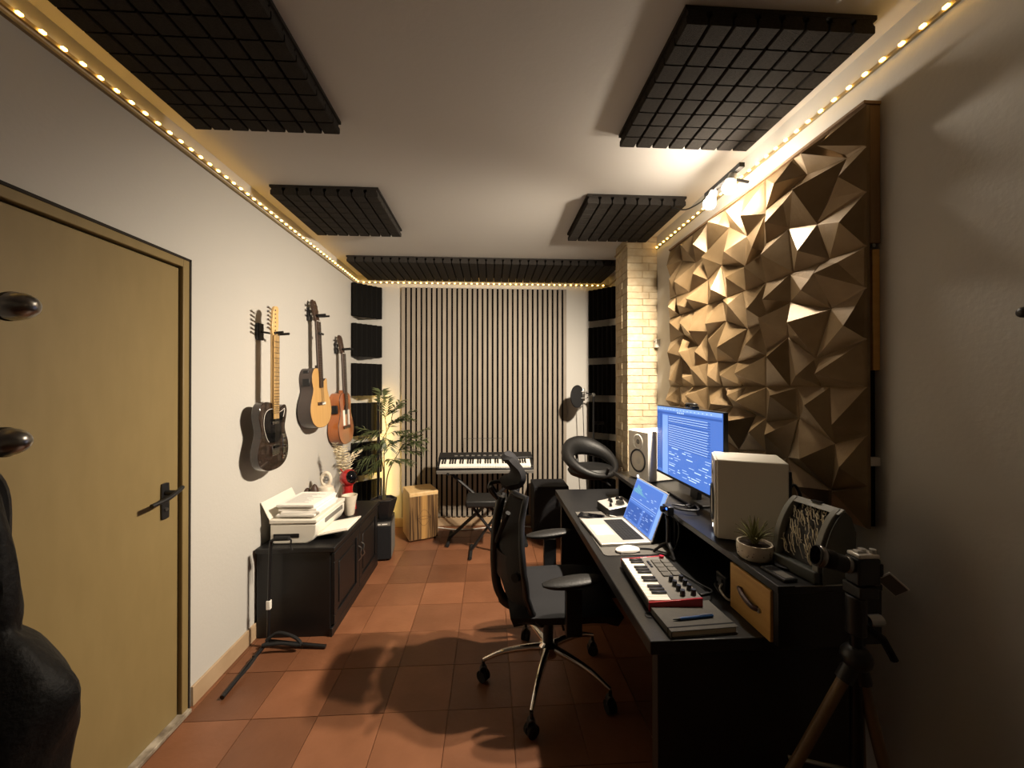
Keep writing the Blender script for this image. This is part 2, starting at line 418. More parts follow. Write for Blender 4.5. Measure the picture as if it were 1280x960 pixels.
# ------------------------------------------------------------------ bronze relief panel (3 x 3 faceted tiles)
U = .465
RXP = 1.235
rp = thing('relief_wall_panel', 'bronze wall panel of faceted pyramids on the right wall beneath the spot lamp', 'wall panel', (RXP, 1.205, 1.01))
def relief_mesh(seed):
    r = random.Random(seed); m = MB()
    pt = dict(A=(0, 0), B=(.38, 0), C=(.70, 0), D=(1, 0), E=(0, .30), F=(0, .66), e=(1, .30), f=(1, .66), G=(0, 1), H=(.38, 1), I=(.70, 1), J=(1, 1),
              P=(.27, .36), Q=(.66, .20), R=(.40, .72), S=(.78, .56))
    cells = [('ABPE', (.24, .10), .052), ('BCQP', (.50, .16), .036), ('CDeQ', (.86, .24), .06), ('EPRF', (.10, .52), .05), ('PQSR', (.60, .44), .066),
             ('QefS', (.90, .40), .045), ('FRHG', (.22, .92), .058), ('RSIH', (.56, .86), .045), ('SfJI', (.84, .74), .062)]
    j = {k: (v[0]+(r.uniform(-.06, .06) if k in 'PQRS' else 0), v[1]+(r.uniform(-.06, .06) if k in 'PQRS' else 0)) for k, v in pt.items()}
    for ks, ap, h in cells:
        poly = [j[c] for c in ks]
        cx = sum(p[0] for p in poly)/4; cy = sum(p[1] for p in poly)/4
        ins = []
        for p in poly:
            d = Vector((cx-p[0], cy-p[1])); d.normalize(); ins.append((p[0]+d.x*.018, p[1]+d.y*.018))
        o = [m.bm.verts.new((p[0]*U, p[1]*U, 0)) for p in poly]
        i_ = [m.bm.verts.new((p[0]*U, p[1]*U, .005)) for p in ins]
        ax, ay = ap[0]+r.uniform(-.06, .06), ap[1]+r.uniform(-.05, .05)
        a = m.bm.verts.new((ax*U, ay*U, h*r.uniform(1.0, 1.3)))
        # a second ridge point gives the kinked facets
        k = r.randrange(4)
        q = Vector(ins[k])*.45+Vector((ax, ay))*.55
        b = m.bm.verts.new((q.x*U, q.y*U, h*.62))
        for n in range(4):
            m.bm.faces.new((o[n], o[(n+1) % 4], i_[(n+1) % 4], i_[n]))
        for n in range(4):
            n2 = (n+1) % 4
            if n == k: m.bm.faces.new((i_[n], i_[n2], b)); m.bm.faces.new((b, i_[n2], a))
            elif n2 == k: m.bm.faces.new((i_[n], i_[n2], b)); m.bm.faces.new((i_[n], b, a))
            else: m.bm.faces.new((i_[n], i_[n2], a))
    bmesh.ops.remove_doubles(m.bm, verts=m.bm.verts[:], dist=1e-5)
    # skirt
    for e in [e for e in m.bm.edges if e.is_boundary]:
        v0, v1 = e.verts
        a = m.bm.verts.new((v0.co.x, v0.co.y, -.01)); b = m.bm.verts.new((v1.co.x, v1.co.y, -.01)); m.bm.faces.new((v0, v1, b, a))
    bmesh.ops.transform(m.bm, matrix=T(-U/2, -U/2, 0), verts=m.bm.verts[:])
    return m.mesh('relief_tile', M['bronze'], smooth=0)
RM = [relief_mesh(s) for s in (11, 23, 5)]
rots = [[0, 2, 1], [1, 3, 0], [2, 0, 3]]
for i in range(3):
    for j in range(3):
        # local tile plane: x -> world +y, y -> world z, normal -> -x
        o = link('relief_tile', RM[(i+j*2) % 3], rp)
        base = Matrix(((0, 0, -1, 0), (1, 0, 0, 0), (0, 1, 0, 0), (0, 0, 0, 1)))
        # keep a right-handed frame by mirroring the in-plane axis
        base = Matrix(((0, 0, -1, 0), (-1, 0, 0, 0), (0, 1, 0, 0), (0, 0, 0, 1)))
        o.matrix_local = T(0, (i+.5)*U, (j+.5)*U) @ base @ RZ(rots[i][j]*PI/2)
MB().bx(.009, .022, .02, 3*U-.01, .01, 3*U-.01).build('backing_board', M['batten'], rp)
m = MB(); m.bx(.012, .048, .0, .022, 2.02*U, 3*U+.0); m.bx(-.012, .048, -.004, 3*U, 3*U, 3*U+.012); m.build('top_batten', M['batten'], rp, bevel=.002)
m = MB(); m.bx(.024, .049, .004, .02, 1.12*U, 1.98*U); m.build('side_batten', M['pine'], rp, bevel=.002)
m = MB(); m.bx(.012, .049, .004, .03, .44*U, .50*U); m.build('bracket', M['white'], rp, bevel=.002)
m = MB(); m.bx(.024, .048, .022, .05, 0, 1.95*U); m.build('gap_shade', M['felt'], rp)  # black strip added to paint the shade in the gap behind the tiles
m = MB(); m.cyl((.02, -.004, 2.0*U), (.02, .02, 2.0*U), .006); m.build('screw', M['steel'], rp)

# ------------------------------------------------------------------ twin spot lamp
t = thing('twin_spot_lamp', 'twin bulb spot lamp lit at the top of the bronze panel', 'lamp', (1.10, 1.775, 2.418))
m = MB(); m.bx(-.012, .012, -.14, .14, .02, .04); m.tube([(0, 0, .03), (.06, 0, .04), (.125, 0, .03)], .007, 8); m.build('mounting_bar', M['black'], t)
for dy in (-.078, .078):
    s = MB().cyl((0.0, dy, .02), (-.012, dy, -.012), .018, .022).build('bulb_socket', M['white'], t)
    MB().sph((-.02, dy, -.04), .029, 20).build('bulb', M['bulb'], s)
    ld_ = bpy.data.lights.new('reflector_light', 'SPOT'); ld_.energy = SPOT; ld_.color = (1, .855, .67)
    ld_.spot_size = math.radians(134); ld_.spot_blend = 1; ld_.shadow_soft_size = .028
    lo = bpy.data.objects.new('reflector_light', ld_); sc.collection.objects.link(lo); lo.parent = s
    dirv = Vector((-.72, .69, -.86)).normalized()
    lo.location = Vector((-.02, dy, -.04))+dirv*.06; lo.rotation_euler = dirv.to_track_quat('-Z', 'Y').to_euler()
m = MB(); m.tube(spline([(0, .14, .03), (.03, .25, .05), (.02, .38, .07), (.0, .48, .12), (-.01, .51, .15)], 6, False), .004, 6); m.build('lamp_cable', M['cable'], t)

# small white box on the right wall next to the column
t = thing('wall_sensor', 'small white box on the right wall just beside the brick column', 'sensor', (XR, 2.905, 1.77))
MB().bx(-.03, 0, -.028, .012, 0, .065).build('sensor_body', M['white'], t, bevel=.004)
MB().cyl((-.034, -.008, .045), (-.029, -.008, .045), .006).build('sensor_eye', M['mid'], t)
t = thing('coat_hook', 'small black hook knob on the right wall at the right edge of the picture', 'hook', (XR, .855, 1.655))
MB().cyl((0, 0, 0), (-.012, 0, 0), .008).build('hook_stem', M['black'], t)
MB().sph((-.016, 0, 0), (.01, .013, .013), 14).build('hook_head', M['black'], t)

# ================================================================== LEFT SIDE
# ------------------------------------------------------------------ guitars (local x = width -> +y, local -y = front -> +x)
def strings(t, n, x, y, z0, z1, mt, w=.0006):
    m = MB()
    for i in range(n): 
        dx = (i/(n-1)-.5)*x
        m.box((dx*.9, y, (z0+z1)/2), (w*2, w*2, z1-z0))
    m.build('strings', mt, t, smooth=0)
def hanger(loc, reach, label, z):
    t = thing('guitar_hanger', label, 'hanger', (XL, loc, z), (0, 0, 0), 'black guitar hangers on the left wall')
    MB().bx(0, .022, -.026, .026, -.05, .05).build('hanger_block', M['black'], t, bevel=.004)
    m = MB(); r = reach
    m.tube([(.02, 0, 0), (r-.045, 0, -.012)], .006)
    m.build('hanger_stem', M['black'], t)
    m = MB()
    for s in (-1, 1): m.tube(spline([(r-.05, 0, -.012), (r-.045, s*.022, -.012), (r-.02, s*.033, -.010), (r+.03, s*.034, -.006)], 4, False), .0075)
    m.build('hanger_fork', M['rubber'], t)
FR = PI/2
# electric guitar
g = thing('electric_guitar', 'black burst electric guitar with maple neck hanging nearest the door', 'guitar', (-1.292, 2.362, .985), (0, 0, FR))
body = sp2([(0, 0), (.07, .006), (.13, .035), (.158, .09), (.155, .15), (.128, .205), (.118, .25), (.132, .30), (.140, .345), (.122, .378), (.085, .372), (.06, .345), (.042, .338), (.03, .385), (-.02, .392), (-.08, .402), (-.13, .385), (-.152, .33), (-.140, .275), (-.128, .225), (-.148, .16), (-.160, .10), (-.135, .04), (-.07, .006)], 4)
MB().prism(body, 0, .044, T(0, .022, 0) @ RX(PI/2)).build('body', M['burst'], g, bevel=.004)
MB().bx(-.024, .024, -.03, -.008, .33, .795).build('neck', M['maple'], g, bevel=.006)
fb_ = MB().bx(-.026, .026, -.036, -.030, .30, .79).build('fretboard', M['maple'], g)
m = MB()
for k in range(1, 22): 
    zz = .79-.648*(1-2**(-k/12)); m.bx(-.026, .026, -.0375, -.0355, zz-.0016, zz+.0016)
m.build('frets', M['rosewood'], fb_, smooth=0)
m = MB()
for k in (3, 5, 7, 9, 15, 17, 19): 
    zz = .79-.648*(1-2**(-(k-.5)/12)); m.cyl((0, -.0355, zz), (0, -.0368, zz), .0035, n=8)
m.build('inlay_dots', M['black'], fb_)
hd = sp2([(-.022, .79), (.022, .79), (.028, .82), (.034, .87), (.030, .92), (.036, .945), (.022, .965), (-.006, .96), (-.022, .93), (-.030, .87), (-.033, .815)], 3)
hs_ = MB().prism(hd, 0, .015, T(0, -.012, 0) @ RX(PI/2)).build('headstock', M['maple'], g, bevel=.002)
for k in range(6):
    zz = .82+k*.0235
    m = MB(); m.cyl((-.03, -.018, zz), (-.055, -.018, zz+.006), .005, n=8); m.sph((-.062, -.018, zz+.008), (.012, .008, .007), 10); m.cyl((-.012, -.025, zz), (-.012, -.034, zz), .0045, n=8)
    m.build('tuner', M['chrome'], g)
pg = sp2([(-.06, .17), (-.105, .24), (-.112, .30), (-.09, .345), (-.03, .36), (.03, .335), (.08, .345), (.105, .355), (.095, .315), (.075, .27), (.07, .19), (.03, .165)], 4)
MB().prism(pg, 0, .003, T(0, -.022, 0) @ RX(PI/2)).build('pickguard', M['glassblack'], g)
MB().tube([(x_, -.0255, z_) for x_, z_ in pg[:34]], .0012, 6).build('pickguard_edge', M['white'], g)
MB().bx(-.04, .04, -.032, -.02, .085, .15).build('bridge', M['chrome'], g, bevel=.003)
MB().bx(-.034, .034, -.032, -.02, .125, .145).build('bridge_pickup', M['black'], g, bevel=.003)
MB().bx(-.032, .032, -.032, -.02, .268, .285).build('neck_pickup', M['chrome'], g, bevel=.003)
MB().bx(.088, .116, -.026, -.02, .05, .20).build('control_plate', M['chrome'], g, bevel=.004)
for zz in (.075, .125): MB().cyl((.102, -.026, zz), (.102, -.042, zz), .010).build('knob', M['chrome'], g)
MB().tube([(.102, -.026, .17), (.104, -.042, .178)], .003).build('switch', M['black'], g)
strings(g, 6, .046, -.0385, .11, .81, M['steel'])
hanger(2.385, .135, 'black hanger holding the electric guitar', 1.80)

def acoustic(name, label, loc, tilt, top, side, cut, L=.955):
    g = thing(name, label, 'guitar', loc, (0, 0, FR))
    # the whole guitar leans back towards the wall at its head
    g.rotation_euler = (Matrix.Rotation(FR, 3, 'Z') @ Matrix.Rotation(tilt, 3, 'X')).to_euler()
    if cut: pts = [(0, 0), (.08, .008), (.145, .045), (.178, .11), (.172, .18), (.138, .245), (.120, .29), (.118, .33), (.118, .365), (.095, .372), (.06, .352), (.036, .375), (.03, .43), (-.03, .445), (-.09, .44), (-.128, .40), (-.136, .35), (-.122, .29), (-.138, .245), (-.172, .18), (-.178, .11), (-.145, .045), (-.08, .008)]
    else: pts = [(0, 0), (.08, .008), (.145, .045), (.178, .11), (.172, .18), (.136, .25), (.122, .30), (.132, .36), (.125, .41), (.085, .445), (.03, .452), (-.03, .452), (-.085, .445), (-.125, .41), (-.132, .36), (-.122, .30), (-.136, .25), (-.172, .18), (-.178, .11), (-.145, .045), (-.08, .008)]
    pts = sp2(pts, 4)
    MB().prism(pts, 0, .088, T(0, .094, 0) @ RX(PI/2)).build('body_sides', side, g, bevel=.003)
    tp = MB().prism([(x*.992, .0015+z*.993) for x, z in pts], 0, .005, T(0, .006, 0) @ RX(PI/2)).build('soundboard', top, g, bevel=.001)
    MB().tube([(x*.995, .004, .001+z*.995) for x, z in pts], .0028, 6, closed=True).build('binding', M['rosewood'], g)
    return g
g2 = acoustic('acoustic_guitar', 'cutaway guitar with golden spruce top and dark sides, middle of three on wall', (-1.268, 3.015, 1.165), math.radians(-2.6), M['spruce'], M['darkside'], True)
def guitar_neck(g, zj, slot, mt, hw=.026):
    MB().prism(sp2([(-hw, -.004), (hw, -.004), (hw*.85, .014), (0, .02), (-hw*.85, .014)], 3), zj, .80).build('neck', mt, g)
    f = MB().bx(-hw-.001, hw+.001, -.009, -.003, zj-.13, .80).build('fretboard', M['rosewood'], g)
    m = MB()
    for k in range(1, 19):
        zz = .80-.65*(1-2**(-k/12)); m.bx(-hw, hw, -.0105, -.0085, zz-.0009, zz+.0009)
    m.build('frets', M['steel'], f, smooth=0)
    MB().bx(-hw, hw, -.012, -.003, .80, .805).build('nut', M['white'], g)
    hd = [(-.028, .80), (.028, .80), (.036, .84), (.036, .94), (.02, .965), (0, .958), (-.02, .965), (-.036, .94), (-.036, .84)]
    h = MB().prism(hd, 0, .018, T(0, .016, 0) @ T(0, 0, .80) @ RX(math.radians(-8)) @ T(0, 0, -.80) @ RX(PI/2)).build('headstock', mt, g, bevel=.002)
    for k in range(3):
        for s in (-1, 1):
            zz = .85+k*.037; yy = .012+(zz-.80)*math.tan(math.radians(8))
            m = MB(); m.cyl((s*.034, yy, zz), (s*.05, yy, zz), .004, n=8); m.sph((s*.058, yy, zz), (.011, .007, .010), 10)
            if slot: m.cyl((s*.018, yy-.02, zz), (s*.018, yy-.008, zz), .006, n=8)
            m.build('tuner', M['chrome'], g)
guitar_neck(g2, .43, True, M['rosewood'])
MB().bx(-.02, .02, .0, .03, .42, .47).build('neck_heel', M['darkside'], g2, bevel=.004)
m = MB(); m.bx(-.062, .052, -.008, .002, .168, .192); m.build('bridge', M['rosewood'], g2, bevel=.003)
MB().bx(-.005, .052, -.011, -.0075, .172, .190).build('bridge_saddle', M['white'], g2)
MB().box((-.131, .045, .34), (.012, .05, .055)).build('preamp_panel', M['black'], g2, bevel=.003)
MB().box((-.11, .05, .415), (.03, .04, .03)).build('strap_button', M['black'], g2, bevel=.006)
strings(g2, 6, .05, -.0125, .18, .81, M['steel'])
m = MB(); m.bx(-.034, .034, -.028, -.014, .70, .715); m.build('capo', M['black'], g2, bevel=.003)
hanger(3.02, .115, 'black hanger holding the spruce topped guitar', 2.02)
g3 = acoustic('acoustic_guitar', 'orange brown classical guitar with two white strips, farthest of three on wall', (-1.270, 3.535, .965), math.radians(-2.6), M['cedar'], M['mahog'], False)
guitar_neck(g3, .44, False, M['rosewood'])
MB().bx(-.024, .024, .0, .05, .44, .475).build('neck_heel', M['mahog'], g3, bevel=.004)
MB().cyl((0, -.001, .305), (0, .002, .305), .045, n=28).build('soundhole', M['doorgap'], g3)
MB().bx(-.075, .075, -.009, .002, .135, .16).build('bridge', M['rosewood'], g3, bevel=.003)
MB().box((-.133, .05, .31), (.022, .058, .07)).build('preamp_panel', M['black'], g3, bevel=.002)
for s in (-1, 1): MB().bx(s*.052-.021, s*.052+.021, -.0022, .0012, .165, .30).build('white_strip', M['paper'], g3)
strings(g3, 6, .05, -.0125, .15, .81, M['steel'])
hanger(3.535, .115, 'black hanger holding the orange brown classical guitar', 1.815)

# ------------------------------------------------------------------ black cabinet
CX0, CX1, CY0, CY1, CZ = XL+.015, -.925, 2.345, 3.27, .53
t = thing('low_cabinet', 'low black wooden cabinet with two panelled doors along the left wall', 'cabinet', (CX0, CY0, 0))
W, Dp = CX1-CX0, CY1-CY0
MB().bx(0, W-.02, .01, Dp-.01, .0, CZ-.03).build('carcass', M['blackwood'], t, bevel=.003)
MB().bx(-.0, W+.012, -.008, Dp+.008, CZ-.03, CZ).build('top_board', M['blackwood'], t, bevel=.005)
MB().bx(W-.02, W-.004, .0, Dp, 0, .05).build('plinth', M['blackwood'], t, bevel=.002)
for k, (a, b2) in enumerate(((.02, Dp/2-.003), (Dp/2+.003, Dp-.02))):
    d2 = MB(); d2.bx(W-.02, W-.008, a, b2, .06, CZ-.045); dd = d2.build('door', M['blackwood'], t, bevel=.002)
    m = MB(); f_ = .055
    for q in ((a, b2, .06, .06+f_), (a, b2, CZ-.045-f_, CZ-.045)): m.bx(W-.008, W+.002, q[0], q[1], q[2], q[3])
    for q in ((a, a+f_), (b2-f_, b2)): m.bx(W-.008, W+.002, q[0], q[1], .06+f_, CZ-.045-f_)
    m.build('door_frame', M['blackwood'], dd, bevel=.003)
    m = MB(); m.bx(W-.008, W-.002, a+f_+.03, b2-f_-.03, .06+f_+.03, CZ-.045-f_-.03); m.build('raised_panel', M['blackwood'], dd, bevel=.004)
    yy = (b2-.028) if k == 0 else (a+.028)
    MB().tube(spline([(W+.002, yy, .36), (W+.022, yy+.004, .34), (W+.02, yy-.004, .31), (W+.024, yy+.004, .28), (W+.002, yy, .255)], 5, False), .0045, 8).build('handle', M['steel'], dd)

# printer on the cabinet
t = thing('printer', 'white printer with its paper tray open on the black cabinet', 'printer', (-1.315, 2.40, CZ))
prof = sp2([(.02, 0), (.22, 0), (.262, .03), (.275, .075), (.275, .115), (.0, .115), (.0, .03)], 3)
MB().prism([(.02, 0), (.215, 0), (.25, .022), (.27, .06), (.272, .118), (0, .118), (0, .03)], -.45, 0, RX(PI/2)).build('printer_body', M['warmwhite'], t, bevel=.008)
MB().bx(-.004, .274, -.004, .454, .121, .146).build('scanner_lid', M['warmwhite'], t, bevel=.006)
m = MB(); m.bx(.262, .277, .12, .40, .085, .112); m.build('control_panel', M['mid'], t, bevel=.003)
m = MB(); m.box((.34, .17, .045), (.20, .25, .008), Matrix.Rotation(math.radians(-10), 3, 'Y')); m.build('output_tray', M['warmwhite'], t, bevel=.002)
m = MB(); m.box((.35, .16, .053), (.16, .19, .003), Matrix.Rotation(math.radians(-10), 3, 'Y')); m.build('tray_sheet', M['paper'], t)
m = MB(); m.box((-.022, .19, .17), (.006, .36, .17), Matrix.Rotation(math.radians(-26), 3, 'Y')); m.build('rear_paper_tray', M['warmwhite'], t, bevel=.002)
m = MB(); m.bx(.02, .17, -.003, .004, .038, .062); m.build('side_grip', M['darkmetal'], t, bevel=.002)
# sheets on the printer
r = random.Random(8)
z = CZ+.1465
pm = {}
NTH = ['lowest', 'fifth', 'fourth', 'third', 'second']
for k in range(6):
    hgt = .0135
    wdt = .225
    lab = 'top sheet with faint printed lines on the paper pile on the printer' if k == 5 else f'{NTH[k]} bundle of white sheets'+(' from the top' if k else '')+' in the paper pile on the printer'
    o = MB().box((0, 0, hgt/2), (wdt, .297, hgt*.82)).build('paper_sheets', M['paper'], None)
    o.location = (-1.175+r.uniform(-.02, .02)+k*.002, 2.57+r.uniform(-.02, .02)+k*.004, z); o.rotation_euler = (0, 0, r.uniform(-.09, .09)); z += hgt
    tag(o, lab, 'paper', 'papers on the printer')
    if k == 5:
        m = MB()
        for q in range(12):
            L_ = r.uniform(.08, .17); m.bx(-.085, -.085+L_, .10-q*.018, .106-q*.018, .0126, .0130)
        m.build('printed_lines', M['print'], o, smooth=0)

# ornaments behind the printer
t = thing('ornament_jar', 'white ribbed ornament with a looped ring top on the cabinet behind the printer', 'ornament', (-1.235, 3.0, CZ))
MB().lathe([(.045, 0), (.058, .02), (.062, .09), (.060, .16), (.05, .19), (.03, .20)], 24).build('jar_body', M['ceramic'], t)
m = MB()
for k in range(7): m.lathe([(.0625, .03+k*.02), (.0645, .034+k*.02), (.0625, .038+k*.02)], 24, cap=False)
m.build('ribs', M['ceramic'], t)
m = MB(); m.tube([(.032*math.cos(a*PI/8), 0, .245+.048*math.sin(a*PI/8)) for a in range(16)], .014, 8, closed=True); m.build('ring_top', M['ceramic'], t)
m = MB(); m.tube([(.012*math.cos(a*PI/8)+.01, -.012, .25+.012*math.sin(a*PI/8)) for a in range(16)], .006, 8, closed=True); m.build('ring_eye', M['mid'], t)
t = thing('ball_lamp', 'small red ball shaped lamp with a dark round opening on the cabinet', 'lamp', (-1.09, 3.04, CZ))
MB().lathe([(.05, 0), (.065, .008), (.06, .05), (.045, .10), (.035, .15), (.04, .19)], 24).build('lamp_base', M['redball'], t)
rot = Matrix.Rotation(math.radians(62), 4, 'Y') @ Matrix.Rotation(0, 4, 'X')
rot = RZ(math.radians(-35)) @ RY(math.radians(75))
hp_ = [(.066*math.cos(a), .066*math.sin(a)) for a in [(-90+k*11)*PI/180 for k in range(13)]]
MB().lathe(hp_, 24, T(0.005, 0, .245) @ rot, cap=False).build('ball_shell', M['redball'], t)
MB().sph((.012, -.006, .247), .058, 20).build('dark_lens', M['glassblack'], t)
MB().tube([(-.04, 0, .29), (-.055, 0, .315)], .005).build('lamp_knob', M['redball'], t)
t = thing('pine_cone', 'brown wooden cone standing behind the printer, nearer the wall', 'ornament', (-1.325, 2.895, CZ), group='brown cones behind the printer')
MB().lathe([(.008, 0), (.022, .03), (.03, .13), (.026, .18), (.012, .205), (.0, .21)], 10).build('cone_body', M['rosewood'], t)
t = thing('pine_cone', 'brown wooden cone standing behind the printer beside the ribbed white ornament', 'ornament', (-1.270, 2.885, CZ), group='brown cones behind the printer')
MB().lathe([(.01, 0), (.024, .03), (.032, .15), (.028, .20), (.012, .232), (.0, .24)], 10).build('cone_body', M['rosewood'], t)
t = thing('cream_bowl', 'small cream bowl beside the red ball lamp on the cabinet', 'bowl', (-1.035, 2.925, CZ))
MB().lathe([(.03, 0), (.034, .01), (.045, .10), (.055, .145), (.05, .145), (.04, .10), (.03, .02)], 20).build('bowl_wall', M['ceramic'], t)

# dried palm in a vase
t = thing('dried_palm', 'dried cream palm leaves in a slim vase at the wall end of the cabinet', 'dried plant', (-1.17, 3.17, CZ))
MB().lathe([(.03, 0), (.04, .02), (.042, .10), (.02, .16), (.024, .18)], 18).build('vase', M['ceramic'], t)
def frond(m, base, tip, n, ll, lw, r, droop=.04, fan=1.0):
    base, tip = Vector(base), Vector(tip); d = tip-base
    side = d.cross(Vector((0, 0, 1)))
    if side.length < 1e-4: side = Vector((1, 0, 0))
    side.normalize(); nor = side.cross(d).normalized()
    pts = [base+d*s+Vector((0, 0, 1))*droop*(s-s*s)*4 for s in [k/8 for k in range(9)]]
    m.tube(pts, [.0025*(1-k/11) for k in range(9)], 5)
    for k in range(n):
        s = .18+.82*k/n; p = base+d*s+Vector((0, 0, 1))*droop*(s-s*s)*4
        for sg in (-1, 1):
            u = (d.normalized()*.75+side*sg*fan+nor*r.uniform(-.35, .35)).normalized()
            L = ll*r.uniform(.75, 1.1)*(1-.35*abs(s-.5))
            w = u.cross(nor).normalized()*lw
            q = p+u*L-Vector((0, 0, 1))*L*.22; mid = p+u*L*.4
            m.poly([p, mid+w, q, mid-w]); 
    return m
r = random.Random(3)
for k in range(7):
    a = r.uniform(-1.2, 1.6); L = r.uniform(.24, .36)
    frond(MB(), (0, 0, .17), (.14*math.sin(a)*.8+.03, -.08*math.cos(a), .17+L), 9, .07, .006, r).build('dried_frond', M['dryleaf'], t, smooth=0)

# ------------------------------------------------------------------ subwoofer, planter, plant
t = thing('black_subwoofer', 'black box speaker on the floor under the potted bamboo palm', 'speaker', (-.98, 3.44, 0), (0, 0, .12))
MB().bx(-.13, .13, -.12, .13, .012, .335).build('cabinet_box', M['blackwood'], t, bevel=.006)
for x_ in (-.1, .1):
    for y_ in (-.09, .1): MB().cyl((x_, y_, 0), (x_, y_, .014), .014).build('foot', M['rubber'], t)
MB().bx(-.125, .125, -.126, -.118, .02, .29).build('grille', M['soft'], t, bevel=.003)
MB().bx(-.10, .125, -.1235, -.118, .298, .326).build('label_strip', M['mid'], t)
m = MB(); m.bx(.01, .045, -.1245, -.123, .308, .316); m.bx(.055, .10, -.1245, -.123, .308, .316); m.build('label_print', M['paper'], t, smooth=0)
MB().bx(.1305, .133, -.11, .12, .03, .31).build('side_trim', M['mid'], t)
t = thing('bamboo_palm', 'bamboo palm with thin dark leaves in a black tapered pot in the corner', 'plant', (-.925, 3.44, .335), (0, 0, .2))
pot = MB(); pot.lathe([(.065, 0), (.07, .004), (.11, .15), (.112, .165), (.100, .165), (.096, .14), (.0, .14)], 6); pot.build('pot', M['black'], t, smooth=20, bevel=.003)
MB().lathe([(.0, .138), (.098, .142), (.06, .15), (.0, .152)], 16, cap=False).build('soil', M['soil'], t)
r = random.Random(12)
stems = [[(0, 0, .14), (.005, .0, .33), (.0, .01, .55), (.02, 0, .78), (-.02, .01, .98)], [(.01, 0, .14), (.03, .0, .36), (.09, -.02, .50), (.15, -.03, .60), (.2, -.03, .68)], [(-.01, 0, .14), (-.005, .01, .40), (-.03, 0, .62), (.05, -.01, .80), (.07, 0, .9)]]
for s_ in stems: MB().tube(spline(s_, 5, False), [.006-.004*k/(5*(len(s_)-1)) for k in range(5*(len(s_)-1)+1)], 6).build('stem', M['stem'], t)
fr_spec = [((0, .01, .55), (-.2, -.05, .50)), ((0, 0, .60), (-.23, -.02, .60)), ((.01, 0, .68), (-.21, .0, .78)), ((.0, 0, .75), (-.17, -.04, .72)), ((.01, 0, .82), (.03, -.03, 1.04)), ((-.01, 0, .86), (.17, -.02, .98)),
           ((.02, 0, .80), (.22, 0, .86)), ((.03, 0, .72), (.20, -.06, .74)), ((.05, 0, .80), (.26, -.02, .92)), ((.12, -.02, .56), (.30, -.05, .55)), ((.15, -.03, .6), (.36, -.05, .66)), ((.18, -.03, .66), (.38, -.04, .76)),
           ((.2, -.03, .68), (.34, -.08, .58)), ((.09, -.02, .5), (.24, -.08, .46)), ((0, .01, .52), (-.12, -.1, .40)), ((.02, 0, .5), (.1, -.12, .48)), ((.03, 0, .62), (.12, -.10, .66)), ((.06, 0, .86), (.14, -.05, 1.0)),
           ((0, 0, .64), (-.10, -.10, .62)), ((.15, -.03, .62), (.2, -.1, .72)), ((0, 0, .7), (.05, -.1, .60)), ((-.02, 0, .95), (-.02, -.05, 1.10)),
           ((0, 0, .72), (-.24, .02, .66)), ((.0, 0, .58), (-.22, -.08, .42)), ((.06, 0, .82), (.24, -.05, .84)), ((.16, -.03, .62), (.30, -.02, .70)), ((.1, -.02, .55), (.22, .02, .62)), ((.02, 0, .76), (.12, -.06, .84))]
for a, b2 in fr_spec: frond(MB(), a, b2, 9, .11, .0085, r, .02, .9).build('frond', M['leaf'], t, smooth=0)

# vertical LED corner lamp
t = thing('corner_floor_lamp', 'slim vertical floor lamp glowing yellow against the left back corner', 'floor lamp', (-1.135, 4.02, 0))
MB().cyl((0, 0, 0), (0, 0, .015), .11, n=28).build('lamp_foot', M['black'], t)
MB().bx(-.013, .013, -.010, .006, .015, 1.42).build('lamp_post', M['black'], t)
MB().bx(-.008, .008, .0065, .010, .05, 1.40).build('led_bar', M['corner'], t)

# cajon
t = thing('cajon', 'wooden cajon drum with striped zebrano front standing on the tiles', 'drum', (-.69, 3.885, 0), (0, 0, math.radians(24)))
MB().bx(-.14, .14, -.14, .15, .012, .465).build('box_shell', M['ply'], t, bevel=.008)
for x_ in (-.11, .11):
    for y_ in (-.11, .12): MB().cyl((x_, y_, 0), (x_, y_, .014), .013).build('foot', M['rubber'], t)
MB().bx(-.136, .136, -.146, -.139, .018, .43).build('tapping_plate', M['zebra'], t, bevel=.003)
MB().bx(-.025, .025, -.1475, -.145, .018, .43).build('centre_inlay', M['plyl'], t)
m = MB()
for q in range(2):
    for s in (-1, 1): m.tube([(x_*.07, -.148, .22+s*(.035+q*.11)*math.cos(x_*1.2)-s*(.02+q*.05)) for x_ in [k/6-1 for k in range(13)]], .0012, 5)
m.build('line_drawing', M['rosewood'], t)
pts = [(-.136, .43)]+[(-.136+.272*k/12, .447+.006*math.sin(k*1.9)) for k in range(13)]+[(.136, .43)]
MB().prism(pts, 0, .006, T(0, -.14, 0) @ RX(PI/2)).build('wavy_top_edge', M['ply'], t)

# tubular guitar stand by the cabinet
t = thing('guitar_stand', 'black tubular folding instrument stand against the near end of the cabinet', 'stand', (-1.255, 2.275, 0))
MB().tube(spline([(0, 0, .03), (.005, 0, .30), (.012, 0, .57), (.02, 0, .60), (.05, -.0, .612), (.105, 0, .612)], 5, False), .0085, 10).build('upright', M['black'], t)
MB().tube([(.035, 0, .612), (.115, -.002, .614)], .0135, 10).build('foam_sleeve', M['rubber'], t)
MB().tube(spline([(.115, 0, .612), (.125, 0, .60), (.122, 0, .57), (.132, 0, .545)], 4, False), .005, 8).build('retaining_arm', M['black'], t)
MB().tube([(0, 0, .035), (-.005, -.37, .012)], .0105, 10).build('leg', M['black'], t)
MB().tube([(0, 0, .035), (.33, -.03, .012)], .0105, 10).build('leg', M['black'], t)
MB().tube(spline([(0, -.02, .05), (.06, -.01, .085), (.16, -.03, .07), (.20, -.05, .04), (.10, -.05, .05), (.0, -.06, .05)], 5, False), .009, 8).build('cradle', M['rubber'], t)
